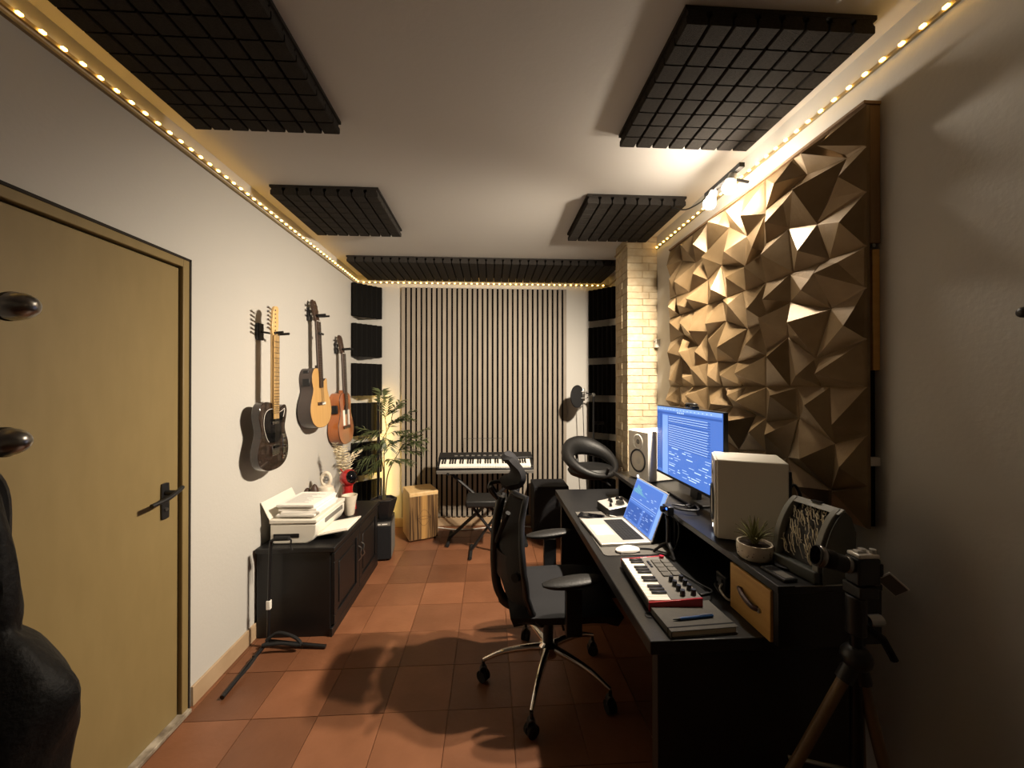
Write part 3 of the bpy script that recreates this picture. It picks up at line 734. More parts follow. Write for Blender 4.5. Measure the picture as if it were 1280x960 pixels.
MB().tube(spline([(-.01, -.12, .03), (.02, -.15, .05), (.02, -.22, .04), (0, -.26, .02)], 5, False), .007, 8).build('cradle', M['rubber'], t)
MB().box((.004, 0, .24), (.022, .022, .05)).build('white_clip', M['white'], t, bevel=.003)

# ------------------------------------------------------------------ keyboard, its stand, bench
t = thing('digital_keyboard', 'black digital piano keyboard with wire music rest before the slatted panel', 'keyboard', (-.045, 3.60, .725), (math.radians(16), 0, 0))
KW = .90
MB().bx(-KW/2, KW/2, .0, .27, -.065, -.012).build('keyboard_case', M['black'], t, bevel=.006)
m = MB(); m.bx(-KW/2, KW/2, .155, .27, -.012, .025); m.bx(-KW/2, -.425, .0, .155, -.012, .008); m.bx(.425, KW/2, .0, .155, -.012, .008); m.build('control_deck', M['black'], t, bevel=.005)
m = MB(); kw = .85/36
for k in range(36): m.bx(-.425+k*kw+.0006, -.425+(k+1)*kw-.0006, .012, .155, -.012, .004)
o = m.build('white_keys', M['keys_w'], t, smooth=0); o['kind'] = 'stuff'
m = MB()
for k in range(35):
    if k % 7 in (0, 1, 3, 4, 5): m.bx(-.425+(k+1)*kw-.0065, -.425+(k+1)*kw+.0065, .065, .155, .004, .015)
o = m.build('black_keys', M['keys_b'], t, smooth=0); o['kind'] = 'stuff'
MB().bx(-KW/2, KW/2, -.012, .004, -.06, -.03).build('front_rail', M['mid'], t, bevel=.002)
for k in range(9): MB().bx(-.3+k*.055, -.27+k*.055, .18, .20, .024, .028).build('control_button', M['mid'], t, smooth=0)
MB().tube([(-.22, .25, .02), (-.215, .27, .17), (.17, .27, .17), (.175, .25, .02)], .0025, 6).build('music_rest', M['darkmetal'], t)
t = thing('keyboard_stand', 'black folding X stand under the digital keyboard', 'stand', (-.03, 3.70, 0))
MB().tube([(-.36, 0, .665), (.36, -.0, .03)], .016, 8).build('leg', M['black'], t)
MB().tube([(.36, .035, .665), (-.36, .035, .03)], .016, 8).build('leg', M['black'], t)
for s, yo in ((-.36, .035), (.36, 0)):
    MB().tube([(s, -.16+yo, .02), (s, .17+yo, .02)], .017, 8).build('floor_bar', M['rubber'], t)
for s, yo in ((-.36, 0), (.36, .035)):
    MB().tube([(s, -.10, .664), (s, .09, .715)], .014, 8).build('support_arm', M['rubber'], t)
MB().cyl((0, -.03, .35), (0, .06, .35), .03, n=16).build('pivot_disc', M['darkmetal'], t)
t = thing('keyboard_bench', 'black padded folding bench with X legs in front of the keyboard', 'bench', (-.02, 3.42, 0))
MB().bx(-.19, .17, -.13, .14, .445, .505).build('padded_seat', M['leather'], t, bevel=.015, seg=3)
MB().tube([(-.15, -.02, .44), (.17, -.02, .03)], .0125, 8).build('leg', M['black'], t)
MB().tube([(.15, .02, .44), (-.15, .02, .03)], .0125, 8).build('leg', M['black'], t)
for s, yo in ((-.15, .02), (.17, -.02)): MB().tube([(s, -.14+yo, .018), (s, .16, .018)], .014, 8).build('floor_bar', M['rubber'], t)
t = thing('floor_cable', 'thin white cable lying along the foot of the back wall', 'cable', (0, 0, 0))
MB().tube(spline([(-.86, 4.05, .006), (-.6, 4.08, .008), (-.3, 4.0, .006), (0, 4.05, .006), (.3, 4.06, .006), (.5, 4.02, .006)], 6, False), .0055, 6).build('cable_run', M['whitecable'], t)
t = thing('amplifier_box', 'large black speaker box on the floor right of the keyboard', 'speaker', (.59, 3.88, 0))
MB().bx(-.17, .17, -.16, .16, .012, .505).build('cabinet_box', M['soft'], t, bevel=.008)
MB().bx(-.155, .155, -.168, -.158, .03, .48).build('grille', M['soft'], t, bevel=.004)
for x_ in (-.13, .13):
    for y_ in (-.12, .12): MB().cyl((x_, y_, 0), (x_, y_, .014), .015).build('foot', M['rubber'], t)

# microphone stand with pop filter
t = thing('microphone_stand', 'tall black microphone stand in the right corner behind the round stool', 'stand', (1.05, 3.90, 0))
MB().cyl((0, 0, 0), (0, 0, .02), .12, n=24).build('stand_base', M['black'], t)
MB().cyl((0, 0, .02), (0, 0, 1.38), .010).build('stand_pole', M['black'], t)
m = MB(); m.sph((0, 0, 1.385), .022, 12); m.cyl((-.0, -.025, 1.385), (0, .025, 1.385), .014); m.build('clutch', M['steel'], t)
MB().cyl((.0, 0, 1.385), (-.10, -.0, 1.41), .007).build('boom_arm', M['darkmetal'], t)
m = MB(); m.box((.05, -.01, 1.10), (.10, .02, .03)); m.build('cable_holder', M['darkmetal'], t, bevel=.004)
t = thing('condenser_microphone', 'silver studio microphone in its shock mount behind the round pop filter', 'microphone', (.935, 3.90, 1.325))
MB().lathe([(.02, 0), (.025, .01), (.025, .07)], 18).build('microphone_body', M['steel'], t)
MB().lathe([(.025, .07), (.027, .075), (.027, .115), (.02, .13), (.0, .135)], 18).build('microphone_grille', M['alu'], t)
m = MB()
for zz in (.03, .095): m.tube([(.045*math.cos(a*PI/8), .045*math.sin(a*PI/8), zz) for a in range(16)], .004, 6, closed=True)
for k in range(4):
    a = k*PI/2+.4; m.tube([(.045*math.cos(a), .045*math.sin(a), .02), (.05*math.cos(a), .05*math.sin(a), .11)], .004, 6); m.tube([(.045*math.cos(a), .045*math.sin(a), .03), (.025*math.cos(a+.4), .025*math.sin(a+.4), .05)], .0025, 5)
m.build('shock_mount', M['alu'], t)
MB().tube(spline([(0, 0, 0), (.005, 0, -.05), (.015, 0, -.35), (.04, 0, -.8), (.08, .05, -1.315)], 6, False), .004, 6).build('microphone_cable', M['cable'], t)
t = thing('pop_filter', 'round black pop filter held in front of the studio microphone', 'pop filter', (.865, 3.82, 1.372), (0, 0, math.radians(42)))
MB().cyl((0, -.004, 0), (0, .004, 0), .108, n=32).build('filter_mesh', M['mesh'], t)
MB().tube([(.108*math.cos(a*PI/16), 0, .108*math.sin(a*PI/16)) for a in range(32)], .006, 8, closed=True).build('filter_ring', M['black'], t)
MB().tube(spline([(0.0, .006, -.06), (.04, .06, -.06), (.10, .03, -.04), (.165, -.02, -.01)], 5, False), .005, 6).build('gooseneck', M['darkmetal'], t)
# tub stool
t = thing('bar_stool', 'black round leather bar stool with open ring back by the brick column', 'stool', (.81, 3.08, 0), (0, 0, math.radians(20)))
MB().lathe([(.20, 0), (.205, .008), (.12, .022), (.03, .035), (.025, .05)], 32).build('stool_base', M['black'], t)
MB().cyl((0, 0, .04), (0, 0, .50), .032, n=16).build('outer_column', M['black'], t)
MB().cyl((0, 0, .48), (0, 0, .76), .022, n=16).build('gas_lift', M['darkmetal'], t)
MB().tube([(.02, -.02, .745), (.03, -.16, .735), (.035, -.20, .72)], .006).build('lever', M['black'], t)
MB().lathe([(.0, .745), (.12, .75), (.17, .77), (.19, .80), (.17, .835), (.10, .845), (.0, .84)], 28).build('seat', M['leather'], t)
def ring(u, v):
    a = u*2*PI; b_ = v*2*PI
    tilt = .075*math.sin(a)
    R = .188; rr = .040+.024*math.sin(a)
    return ((R+rr*math.cos(b_))*math.cos(a), (R+rr*math.cos(b_))*math.sin(a), .885+tilt*1.2+rr*1.25*math.sin(b_))
m = MB(); m.sheet(ring, 32, 12); bmesh.ops.remove_doubles(m.bm, verts=m.bm.verts[:], dist=1e-4); m.build('ring_back', M['leather'], t)
m = MB(); m.tube([(0, -.02, .74), (.0, -.19, .80), (0, -.225, .86)], .012); m.tube([(0, .02, .74), (.0, .19, .80), (0, .225, .90)], .012); m.build('back_bracket', M['black'], t)

# ================================================================== DESK SIDE
DX0, DX1, DY_0, DY_1, DZ_ = .462, 1.12, 1.10, 2.745, .74
RX0, RY0, RY1, RZ_ = .808, 1.05, 2.52, .915
t = thing('studio_desk', 'black two level studio desk along the right wall', 'desk', (DX0, DY_0, 0))
W, L = DX1-DX0, DY_1-DY_0
MB().bx(0, W, 0, L, DZ_-.04, DZ_).build('worktop', M['desk'], t, bevel=.003)
MB().bx(.03, W, .02, .06, 0, DZ_-.04).build('side_panel', M['blackwood'], t, bevel=.002)
MB().bx(.03, W, L-.08, L-.04, 0, DZ_-.04).build('side_panel', M['blackwood'], t, bevel=.002)
MB().bx(W-.05, W-.03, .06, L-.08, .12, DZ_-.04).build('back_panel', M['blackwood'], t)
a0, b0, c0 = RX0-DX0, RY0-DY_0, RY1-DY_0
MB().bx(a0, W, b0, c0, RZ_-.022, RZ_).build('riser_shelf', M['desk'], t, bevel=.002)
MB().bx(a0+.004, W, b0+.004, b0+.024, DZ_+.0, RZ_-.022).build('riser_end', M['blackwood'], t)
MB().bx(a0+.03, W, c0-.03, c0-.01, DZ_, RZ_-.022).build('riser_end', M['blackwood'], t)
MB().bx(a0+.03, W, .62, .64, DZ_, RZ_-.022).build('riser_divider', M['blackwood'], t)
MB().bx(W-.02, W-.005, b0+.024, c0-.03, DZ_, RZ_-.022).build('riser_back', M['blackwood'], t)
MB().tube([(a0+.05, b0-.001, RZ_-.001), (W-.1, b0-.001, RZ_-.001)], .0016, 6).build('metal_edge', M['steel'], t)
# wooden box drawer under the riser
t = thing('wooden_box', 'pale wooden box with brown leather handle under the desk riser', 'box', (.811, 1.078, DZ_))
MB().bx(.004, .30, 0, .185, 0, .146).build('box_body', M['note'], t, bevel=.002)
MB().bx(-.006, .004, -.001, .186, .0, .148).build('box_front', M['pine'], t, bevel=.002)
MB().tube(spline([(-.006, .13, .085), (-.016, .118, .086), (-.020, .09, .077), (-.016, .06, .068), (-.006, .048, .068)], 5, False), [.008]*21, 8).build('leather_handle', M['brownleather'], t)
for yy, zz in ((.135, .086), (.043, .067)): MB().cyl((-.006, yy, zz), (-.012, yy, zz), .007, n=10).build('rivet', M['steel'], t)

# speakers
def speaker(loc, rz, label):
    t = thing('studio_monitor', label, 'speaker', loc, (0, 0, rz), 'white studio monitors on the desk riser')
    w, h, d = .19, .295, .222
    MB().bx(-w/2, w/2, 0, d, .004, h).build('speaker_cabinet', M['warmwhite'], t, bevel=.005)
    MB().bx(-w/2+.004, w/2-.004, -.006, .002, .008, h-.004).build('front_baffle', M['warmwhite'], t, bevel=.003)
    R = T(0, -.006, .115) @ RX(PI/2)
    MB().lathe([(.054, -.004), (.068, -.002), (.071, .003), (.066, .007), (.060, .004), (.055, -.004)], 36, R, cap=False).build('woofer_ring', M['black'], t)
    wf = MB().lathe([(.058, .003), (.05, -.002), (.028, -.012)], 32, R @ T(0, 0, .0), cap=False)
    wf.lathe([(.060, -.0005), (.056, .0035), (.05, .001)], 32, R, cap=False)
    wo = wf.build('woofer_cone', M['cone'], t)
    MB().lathe([(.028, -.012), (.027, -.004), (.018, .003), (.0, .006)], 24, R, cap=False).build('dust_cap', M['cone'], wo)
    R2 = T(0, -.006, .228) @ RX(PI/2)
    MB().lathe([(.045, .001), (.042, .003), (.022, -.008)], 32, R2, cap=False).build('tweeter_horn', M['cone'], t)
    MB().lathe([(.022, -.007), (.015, .0), (.0, .004)], 20, R2, cap=False).build('tweeter_dome', M['mid'], t)
    MB().cyl((0, -.008, .022), (0, -.004, .022), .006, n=14).build('glow_dot', M['whitelight'], t)
    MB().bx(-.08, .08, d-.002, d+.012, .02, h-.03).build('rear_amplifier_plate', M['black'], t, bevel=.003)
    for x_ in (-.07, .07):
        for y_ in (.03, .19): MB().cyl((x_, y_, 0), (x_, y_, .006), .01, n=10).build('foot', M['rubber'], t)
    return t
speaker((.893, 2.292, RZ_), math.radians(-73), 'white studio speaker with black ringed woofer facing out at the far end of the riser')
speaker((.875, 1.470, RZ_), math.radians(-117), 'white studio speaker seen from its plain side behind the succulent')
t = thing('speaker_cable', 'black cable looping from the back of the near white speaker', 'cable', (0, 0, 0))
MB().tube(spline([(1.088, 1.36, 1.10), (1.10, 1.345, 1.12), (1.115, 1.335, 1.07), (1.11, 1.34, .99), (1.10, 1.36, .922)], 6, False), .005, 8).build('cable_run', M['cable'], t)

# computer monitor
t = thing('computer_monitor', 'wide computer monitor showing blue music software between the white speakers', 'monitor', (.957, 1.862, RZ_), (0, 0, -PI/2))
# local x -> -y, local -y ... screen faces local -y = world -x
SW, z0, z1 = .635, .075, .455
MB().bx(-SW/2, SW/2, .002, .022, z0, z1).build('monitor_housing', M['black'], t, bevel=.003)
MB().bx(-SW/2, SW/2, -.003, .003, z0, z0+.012).build('lower_bezel', M['black'], t)
s0x, s1x, s0z, s1z = -SW/2+.006, SW/2-.006, z0+.012, z1-.006
scr = MB().bx(s0x, s1x, -.001, .003, s0z, s1z).build('screen', M['scr'], t)
def rects(lst, mt, name, par, y=-.0016):
    m = MB()
    for x0, x1, a, b_ in lst: m.poly([(x0, y, a), (x1, y, a), (x1, y, b_), (x0, y, b_)])
    o = m.build(name, mt, par, smooth=0); o['kind'] = 'stuff'; return o
r = random.Random(21)
X = lambda u: s0x+(s1x-s0x)*u
Z = lambda v: s0z+(s1z-s0z)*v
dk, md, lt = [], [], []
dk += [(X(0.0), X(.10), Z(.05), Z(.93)), (X(.10), X(1), Z(.90), Z(.925))]
md += [(X(0), X(1), Z(.95), Z(1)), (X(.20), X(.21), Z(.0), Z(.88)), (X(.11), X(.20), Z(.0), Z(.88))]
for k in range(26):
    v = .86-.032*k
    lt2 = r.random()
    if k < 14:
        dk.append((X(.215), X(.86), Z(v-.008), Z(v+.004)))
        if lt2 < .8: lt.append((X(.225), X(.84-.02*r.random()), Z(v+.004), Z(v+.010)))
    else:
        x = .23
        while x < .9:
            wv = r.uniform(.02, .12)
            if r.random() < .55: lt.append((X(x), X(min(.93, x+wv)), Z(v), Z(v+r.choice([.006, .012]))))
            x += wv+r.uniform(.01, .06)
    dk.append((X(.015), X(.06), Z(v), Z(v+.008)))
    md.append((X(.02), X(.05), Z(v+.014), Z(v+.018)))
for k in range(16): lt.append((X(.04+.055*k), X(.055+.055*k), Z(.965), Z(.975)))
for k in range(4): lt.append((X(.38+.03*k), X(.395+.03*k), Z(.925), Z(.945)))
rects(dk, M['scr_d'], 'screen_dark_rows', scr, -.0013); rects(md, M['scr_m'], 'screen_columns', scr, -.0016); rects(lt, M['scr_l'], 'screen_clips', scr, -.0019)
MB().bx(-.05, .05, .02, .05, .12, .33).build('rear_mount', M['black'], t, bevel=.004)
MB().box((0, .065, .10), (.07, .022, .22), Matrix.Rotation(math.radians(-8), 3, 'X')).build('stand_neck', M['black'], t, bevel=.004)
MB().bx(-.13, .13, -.03, .15, 0, .012).build('stand_base', M['black'], t, bevel=.004)
t = thing('webcam', 'small black webcam clipped on top of the computer monitor', 'webcam', (.957, 1.80, RZ_+.456), (0, 0, -PI/2))
MB().bx(-.04, .04, -.012, .012, .002, .026).build('webcam_body', M['black'], t, bevel=.006)
MB().cyl((-.02, -.012, .014), (-.02, -.018, .014), .009).build('webcam_lens', M['glassblack'], t)
MB().bx(.02, .05, -.02, .01, .004, .014).build('privacy_flap', M['darkmetal'], t, bevel=.003)
MB().bx(-.018, .018, .010, .03, -.03, .006).build('webcam_clip', M['black'], t, bevel=.002)

# desk mat and laptop
t = thing('desk_mat', 'dark grey desk mat under the laptop and mouse', 'mat', (.655, 1.945, DZ_))
MB().prism([(-.160+.012, -.285), (.145-.012, -.285), (.145, -.273), (.145, .298), (-.160, .298), (-.160, -.273)], 0, .003).build('mat_sheet', M['note'], t)
t = thing('laptop', 'open silver laptop with a blue screen on the desk mat', 'laptop', (.619, 1.925, DZ_+.003), (0, 0, -PI/2+.05))
# local x -> -y (right of the user), local +y -> +x (away from the user)
MB().bx(-.17, .17, -.122, .118, .001, .014).build('laptop_base', M['alu'], t, bevel=.004, seg=3)
MB().bx(-.137, .137, -.005, .098, .0138, .0146).build('keyboard_well', M['black'], t)
m = MB()
for rr in range(6):
    for cc in range(14):
        if rr == 0 and 3 <= cc <= 8:
            if cc == 3: m.bx(-.135+3*.0193, -.135+9*.0193-.002, -.003, .0125, .0146, .0156)
            continue
        m.bx(-.135+cc*.0193, -.135+cc*.0193+.0172, -.003+rr*.0168, .0118+rr*.0168, .0146, .0156)
o = m.build('key_caps', M['soft'], t, smooth=0); o['kind'] = 'stuff'
MB().bx(-.065, .065, -.105, -.020, .0138, .0144).build('trackpad', M['warmwhite'], t)
Rl = T(0, .118, .012) @ RX(math.radians(-21))
ld = MB(); ld.bx(-.17, .17, 0, .006, 0, .236); bmesh.ops.transform(ld.bm, matrix=Rl, verts=ld.bm.verts[:])
lid = ld.build('laptop_lid', M['alu'], t, bevel=.002)
ls = MB(); ls.bx(-.165, .165, -.001, .001, .006, .231); bmesh.ops.transform(ls.bm, matrix=Rl, verts=ls.bm.verts[:])
lsc = ls.build('screen', M['scr'], lid)
def lrect(lst, mt, name, y):
    m = MB()
    for x0, x1, a, b_ in lst: m.poly([(x0, y, a), (x1, y, a), (x1, y, b_), (x0, y, b_)])
    bmesh.ops.transform(m.bm, matrix=Rl, verts=m.bm.verts[:])
    o = m.build(name, mt, lsc, smooth=0); o['kind'] = 'stuff'
lrect([(-.165, .165, .224, .231), (.135, .165, .006, .224), (-.16, .13, .112, .115)], M['scr_m'], 'screen_columns', -.0014)
lrect([(-.15+.012*k, -.146+.012*k, .16, .16+.045*math.exp(-((k-3)/5)**2)*r.uniform(.5, 1.1)) for k in range(14)], M['scr_g'], 'screen_meter', -.0018)
lst = []
for k in range(26):
    x = r.uniform(-.15, .11); lst.append((x, x+r.uniform(.006, .03), .012+.0036*k, .0136+.0036*k))
for k in range(8):
    x = r.uniform(-.1, .1); lst.append((x, x+.02, .13+.007*k, .132+.007*k))
lst.append((-.16, .13, .1225, .124))
lrect(lst, M['scr_l'], 'screen_marks', -.002)
lrect([(-.16, .13, .118, .121), (-.155, .0, .02, .1), (.02, .12, .02, .1)], M['scr_d'], 'screen_dark_rows', -.0012)
t = thing('computer_mouse', 'white computer mouse on the desk mat beside the laptop', 'mouse', (.610, 1.698, DZ_+.003), (0, 0, -PI/2+.15))
m = MB(); m.sheet(lambda u, v: ((.030-.004*abs(u-.5))*math.sin((v-.5)*PI)*(math.sin(PI*min(max(u, .001), .999))**.28), -.056+.112*u, .004+.019*math.sin(PI*(.08+.86*u))**.7*math.cos((v-.5)*PI)**.6 if 0 < v < 1 else .004), 16, 12, 0)
m.build('mouse_shell', M['white'], t)
MB().bx(-.026, .026, -.048, .048, .0, .005).build('mouse_base', M['black'], t, bevel=.002)

# small things at the far end of the worktop
t = thing('audio_interface', 'silver topped audio interface with round knobs at the far end of the desk', 'audio interface', (.735, 2.245, DZ_), (0, 0, -PI/2+.12))
MB().prism([(-.08, 0), (.08, 0), (.08, .062), (-.08, .040)], -.085, .085, RZ(PI/2) @ RX(PI/2)).build('case', M['black'], t, bevel=.003)
Ri = T(0, 0, .0515) @ RX(math.atan(.022/.16))
m = MB(); m.box((0, 0, .001), (.168, .158, .003)); bmesh.ops.transform(m.bm, matrix=Ri, verts=m.bm.verts[:]); m.build('top_plate', M['alu'], t, bevel=.002)
for x_, y_, q in ((-.045, .035, .012), (-.01, .04, .012), (.04, .01, .026), (-.045, -.015, .010), (-.015, -.02, .010), (.045, -.05, .008)):
    m = MB(); m.cyl((x_, y_, .002), (x_, y_, .02), q, q*.85, 16); bmesh.ops.transform(m.bm, matrix=Ri, verts=m.bm.verts[:]); m.build('knob', M['darkmetal'] if q < .02 else M['steel'], t)
t = thing('black_phone', 'black phone lying flat beside the far corner of the laptop', 'phone', (.565, 2.155, DZ_+.003), (0, 0, 1.1))
MB().bx(-.035, .035, -.07, .07, 0, .009).build('phone_body', M['black'], t, bevel=.003)
MB().bx(-.032, .032, -.066, .066, .009, .0095).build('phone_screen', M['glassblack'], t)
t = thing('white_usb_cable', 'white cable curving behind the laptop on the desk mat', 'cable', (0, 0, DZ_))
MB().tube(spline([(.70, 2.13, .009), (.66, 2.17, .008), (.70, 2.215, .008), (.66, 2.20, .006), (.645, 2.15, .009)][:3], 6, False), .003, 6).build('cable_run', M['whitecable'], t)

# small key controller
t = thing('midi_keyboard', 'small red sided keyboard controller with pads and knobs on the desk', 'keyboard', (.612, 1.395, DZ_), (0, 0, -PI/2-.05))
# local x: along the keys (left of player = +y world = -x local), local y away from the player (+x world)
hw, hd = .158, .088
MB().bx(-hw, hw, -hd, hd, .004, .030).build('controller_case', M['black'], t, bevel=.003)
for s in (-1, 1):
    MB().prism([(-hd, .004), (hd, .004), (hd, .048), (-.01, .040), (-hd, .034)], s*hw-.004, s*hw+.004, RZ(PI/2) @ RX(PI/2)).build('red_side', M['red'], t, bevel=.002)
MB().prism([(-.012, .030), (hd, .030), (hd, .046), (-.012, .040)], -hw+.004, hw-.004, RZ(PI/2) @ RX(PI/2)).build('control_panel', M['mid'], t, bevel=.001)
kw = (2*hw-.010)/15
for k in range(15): MB().bx(-hw+.005+k*kw+.0005, -hw+.005+(k+1)*kw-.0005, -hd+.002, -.012, .030, .038).build('white_key', M['keys_w'], t, bevel=.001)
for k in range(14):
    if k % 7 in (0, 1, 3, 4, 5): MB().bx(-hw+.005+(k+1)*kw-.0055, -hw+.005+(k+1)*kw+.0055, -.062, -.012, .038, .045).build('black_key', M['keys_b'], t, bevel=.001)
for rr in range(2):
    for k in range(4): 
        y_ = .020+rr*.036; zz = .0415+(y_+.012)*.06
        MB().bx(-hw+.034+k*.034, -hw+.064+k*.034, y_, y_+.031, zz-.001, zz+.004).build('pad', M['greypad'], t, bevel=.002)
        xx = hw-.118+k*.031; zz = .041+(y_+.015+.012)*.06
        MB().cyl((xx, y_+.014, zz), (xx, y_+.014, zz+.017), .0085, .0075, 14).build('knob', M['black'], t)
MB().cyl((-hw+.018, .070, .045), (-hw+.018, .070, .055), .009, n=14).build('joystick', M['red'], t)
for k in range(3): MB().bx(-hw+.04+k*.018, -hw+.054+k*.018, .002, .010, .041, .0445).build('small_button', M['black'], t)
for x_ in (-.14, .14):
    for y_ in (-.07, .07): MB().cyl((x_, y_, 0), (x_, y_, .005), .008, n=8).build('foot', M['rubber'], t)
t = thing('black_usb_plug', 'small black cable plug behind the red sided keyboard controller', 'cable', (.722, 1.295, DZ_), (0, 0, .2))
MB().bx(-.006, .034, -.006, .006, .018, .028).build('plug_body', M['black'], t, bevel=.002)
MB().tube(spline([(.032, 0, .023), (.06, .02, .02), (.07, .10, .006), (.05, .28, .006)], 6, False), .003, 6).build('plug_cable', M['cable'], t)

# notebook and pen
t = thing('notebook', 'thick grey covered notebook with elastic band at the near end of the desk', 'notebook', (.630, 1.188, DZ_), (0, 0, .06))
MB().bx(-.102, .102, -.068, .068, .002, .018).build('page_block', M['pages'], t)
MB().bx(-.106, .106, -.072, .072, .018, .0205).build('front_cover', M['note'], t, bevel=.001)
MB().bx(-.106, .106, -.072, .072, 0, .0025).build('back_cover', M['note'], t, bevel=.001)
MB().bx(-.106, -.1035, -.072, .072, .001, .02).build('spine', M['note'], t)
MB().bx(-.1065, .1065, -.056, -.051, -.0, .0212).build('elastic_band', M['soft'], t)
MB().tube(spline([(-.104, .05, .002), (-.125, .055, .002), (-.13, .035, .002), (-.11, .03, .002)], 4, False), .0012, 5).build('ribbon', M['soft'], t)
t = thing('ballpoint_pen', 'blue and black ballpoint pen lying on the grey notebook', 'pen', (.625, 1.166, DZ_+.0256), (0, 0, .10))
MB().cyl((-.045, 0, 0), (.066, 0, 0), .0045, n=12).build('pen_barrel', M['blue'], t)
MB().cyl((-.068, 0, 0), (-.045, 0, 0), .0012, .0045, 12).build('pen_tip', M['black'], t)
MB().bx(.022, .064, -.0012, .0012, .004, .0062).build('pen_clip', M['steel'], t)

# mini tripod with a small camera behind the laptop
t = thing('mini_tripod', 'small black table tripod with a little camera on top behind the laptop', 'tripod', (.865, 1.735, DZ_))
t.location = (.775, 1.655, DZ_)
for k in range(3):
    a = .5+k*2*PI/3
    MB().tube(spline([(0, 0, .055), (.03*math.cos(a), .03*math.sin(a), .035), (.06*math.cos(a), .06*math.sin(a), .006)], 4, False), [.008]*5+[.006]*4, 8).build('leg', M['black'], t)
MB().cyl((0, 0, .045), (0, 0, .16), .009, n=12).build('centre_post', M['black'], t)
MB().sph((0, 0, .165), .013, 14).build('ball_head', M['darkmetal'], t)
MB().box((0, 0, .198), (.03, .055, .04)).build('camera_body', M['black'], t, bevel=.005)
MB().cyl((-.014, .008, .20), (-.028, .008, .20), .013, n=18).build('camera_lens', M['glassblack'], t)
MB().bx(-.0165, -.0145, -.022, -.012, .205, .212).build('glow_dot', M['blueglint'], t)  # glowing patch stands in for the blue screen reflected on the little camera
MB().tube(spline([(0, -.02, .185), (.03, -.03, .15), (.035, -.02, .08), (.01, .0, .012), (-.06, .05, .008), (-.12, .06, .008)], 5, False), .0035, 6).build('camera_cable', M['cable'], t)
t = thing('power_adapter', 'small black adapter with plugged cables under the riser by the wooden box', 'adapter', (.86, 1.36, DZ_))
MB().bx(-.03, .03, -.03, .03, 0, .06).build('adapter_body', M['black'], t, bevel=.005)
MB().bx(-.036, -.03, -.012, .012, .02, .045).build('adapter_socket', M['steel'], t)
for k in range(2): MB().tube(spline([(-.03, .01-.02*k, .03), (-.05, .0-.03*k, .02), (-.045, -.05-.02*k, .006), (0, -.07, .006)], 5, False), .0035, 6).build('adapter_cable', M['whitecable'] if k else M['cable'], t)
t = thing('coiled_cable', 'black coiled cable lying on the riser under the computer monitor', 'cable', (.875, 1.70, RZ_), (0, 0, .5))
m = MB(); m.tube([((.045+.004*math.sin(a))*math.cos(a*.42), (.06+.005*math.cos(a*1.7))*math.sin(a*.42), .008+.004*(a % 15)/3) for a in range(45)], .0042, 6); m.build('cable_coil', M['cable'], t)
MB().box((.05, .02, .012), (.03, .014, .012)).build('cable_plug', M['steel'], t, bevel=.002)

# succulent
t = thing('succulent_plant', 'spiky green succulent in a low speckled cream pot on the riser', 'plant', (.868, 1.232, RZ_))
MB().lathe([(.0, .0), (.043, .0), (.050, .008), (.053, .03), (.052, .050), (.047, .050), (.045, .042), (.0, .042)], 32).build('pot', M['ceramic'], t)
MB().lathe([(.0, .046), (.02, .045), (.046, .042)], 20, cap=False).build('soil', M['soil'], t)
r = random.Random(6); m = MB()
for k in range(26):
    a = r.uniform(0, 2*PI); zz = r.uniform(.012, .036); m.sph((.0525*math.cos(a), .0525*math.sin(a), zz), (.0022, .0022, .0013), 6)
m.build('speckles', M['speck'], t)['kind'] = 'stuff'
def blade(L, w, bend):
    m = MB()
    def f(u, v):
        ww = w*(1-u)**.7*(.6+.8*u*(1-u)); x = L*u*math.sin(bend*(.5+.5*u)); z_ = L*u*math.cos(bend*(.4+.6*u))
        return (x+abs(v-.5)*-.004*(1-u), (v-.5)*2*ww, z_)
    return m.sheet(f, 7, 4, .0015).mesh('succulent_leaf', M['succ'])
for ring_, n, bend, L in ((0, 9, 1.05, .068), (1, 8, .72, .078), (2, 7, .42, .085), (3, 4, .14, .090)):
    me = blade(L, .0085, bend)
    for k in range(n): link('succulent_leaf', me, t, (.004*math.cos(k), .004*math.sin(k), .046), (0, 0, 2*PI*k/n+ring_*.37+r.uniform(-.12, .12)))

# phone-like recorder and lens cap
t = thing('black_wallet', 'flat black card case with silver window lying near the edge of the riser', 'card case', (.857, 1.112, RZ_), (0, 0, .1))
MB().bx(-.022, .022, -.045, .045, 0, .010).build('case_body', M['black'], t, bevel=.003)
MB().bx(-.015, .016, -.038, .004, .010, .0108).build('silver_window', M['mid'], t)
MB().bx(-.015, .016, .014, .034, .010, .0108).build('upper_window', M['darkmetal'], t)
t = thing('lens_cap', 'flat round black lens cap on the riser behind the card case', 'lens cap', (.918, 1.162, RZ_))
MB().lathe([(.0, 0), (.03, 0), (.032, .003), (.031, .008), (.026, .0095), (.0, .009)], 28).build('cap_disc', M['darkmetal'], t)

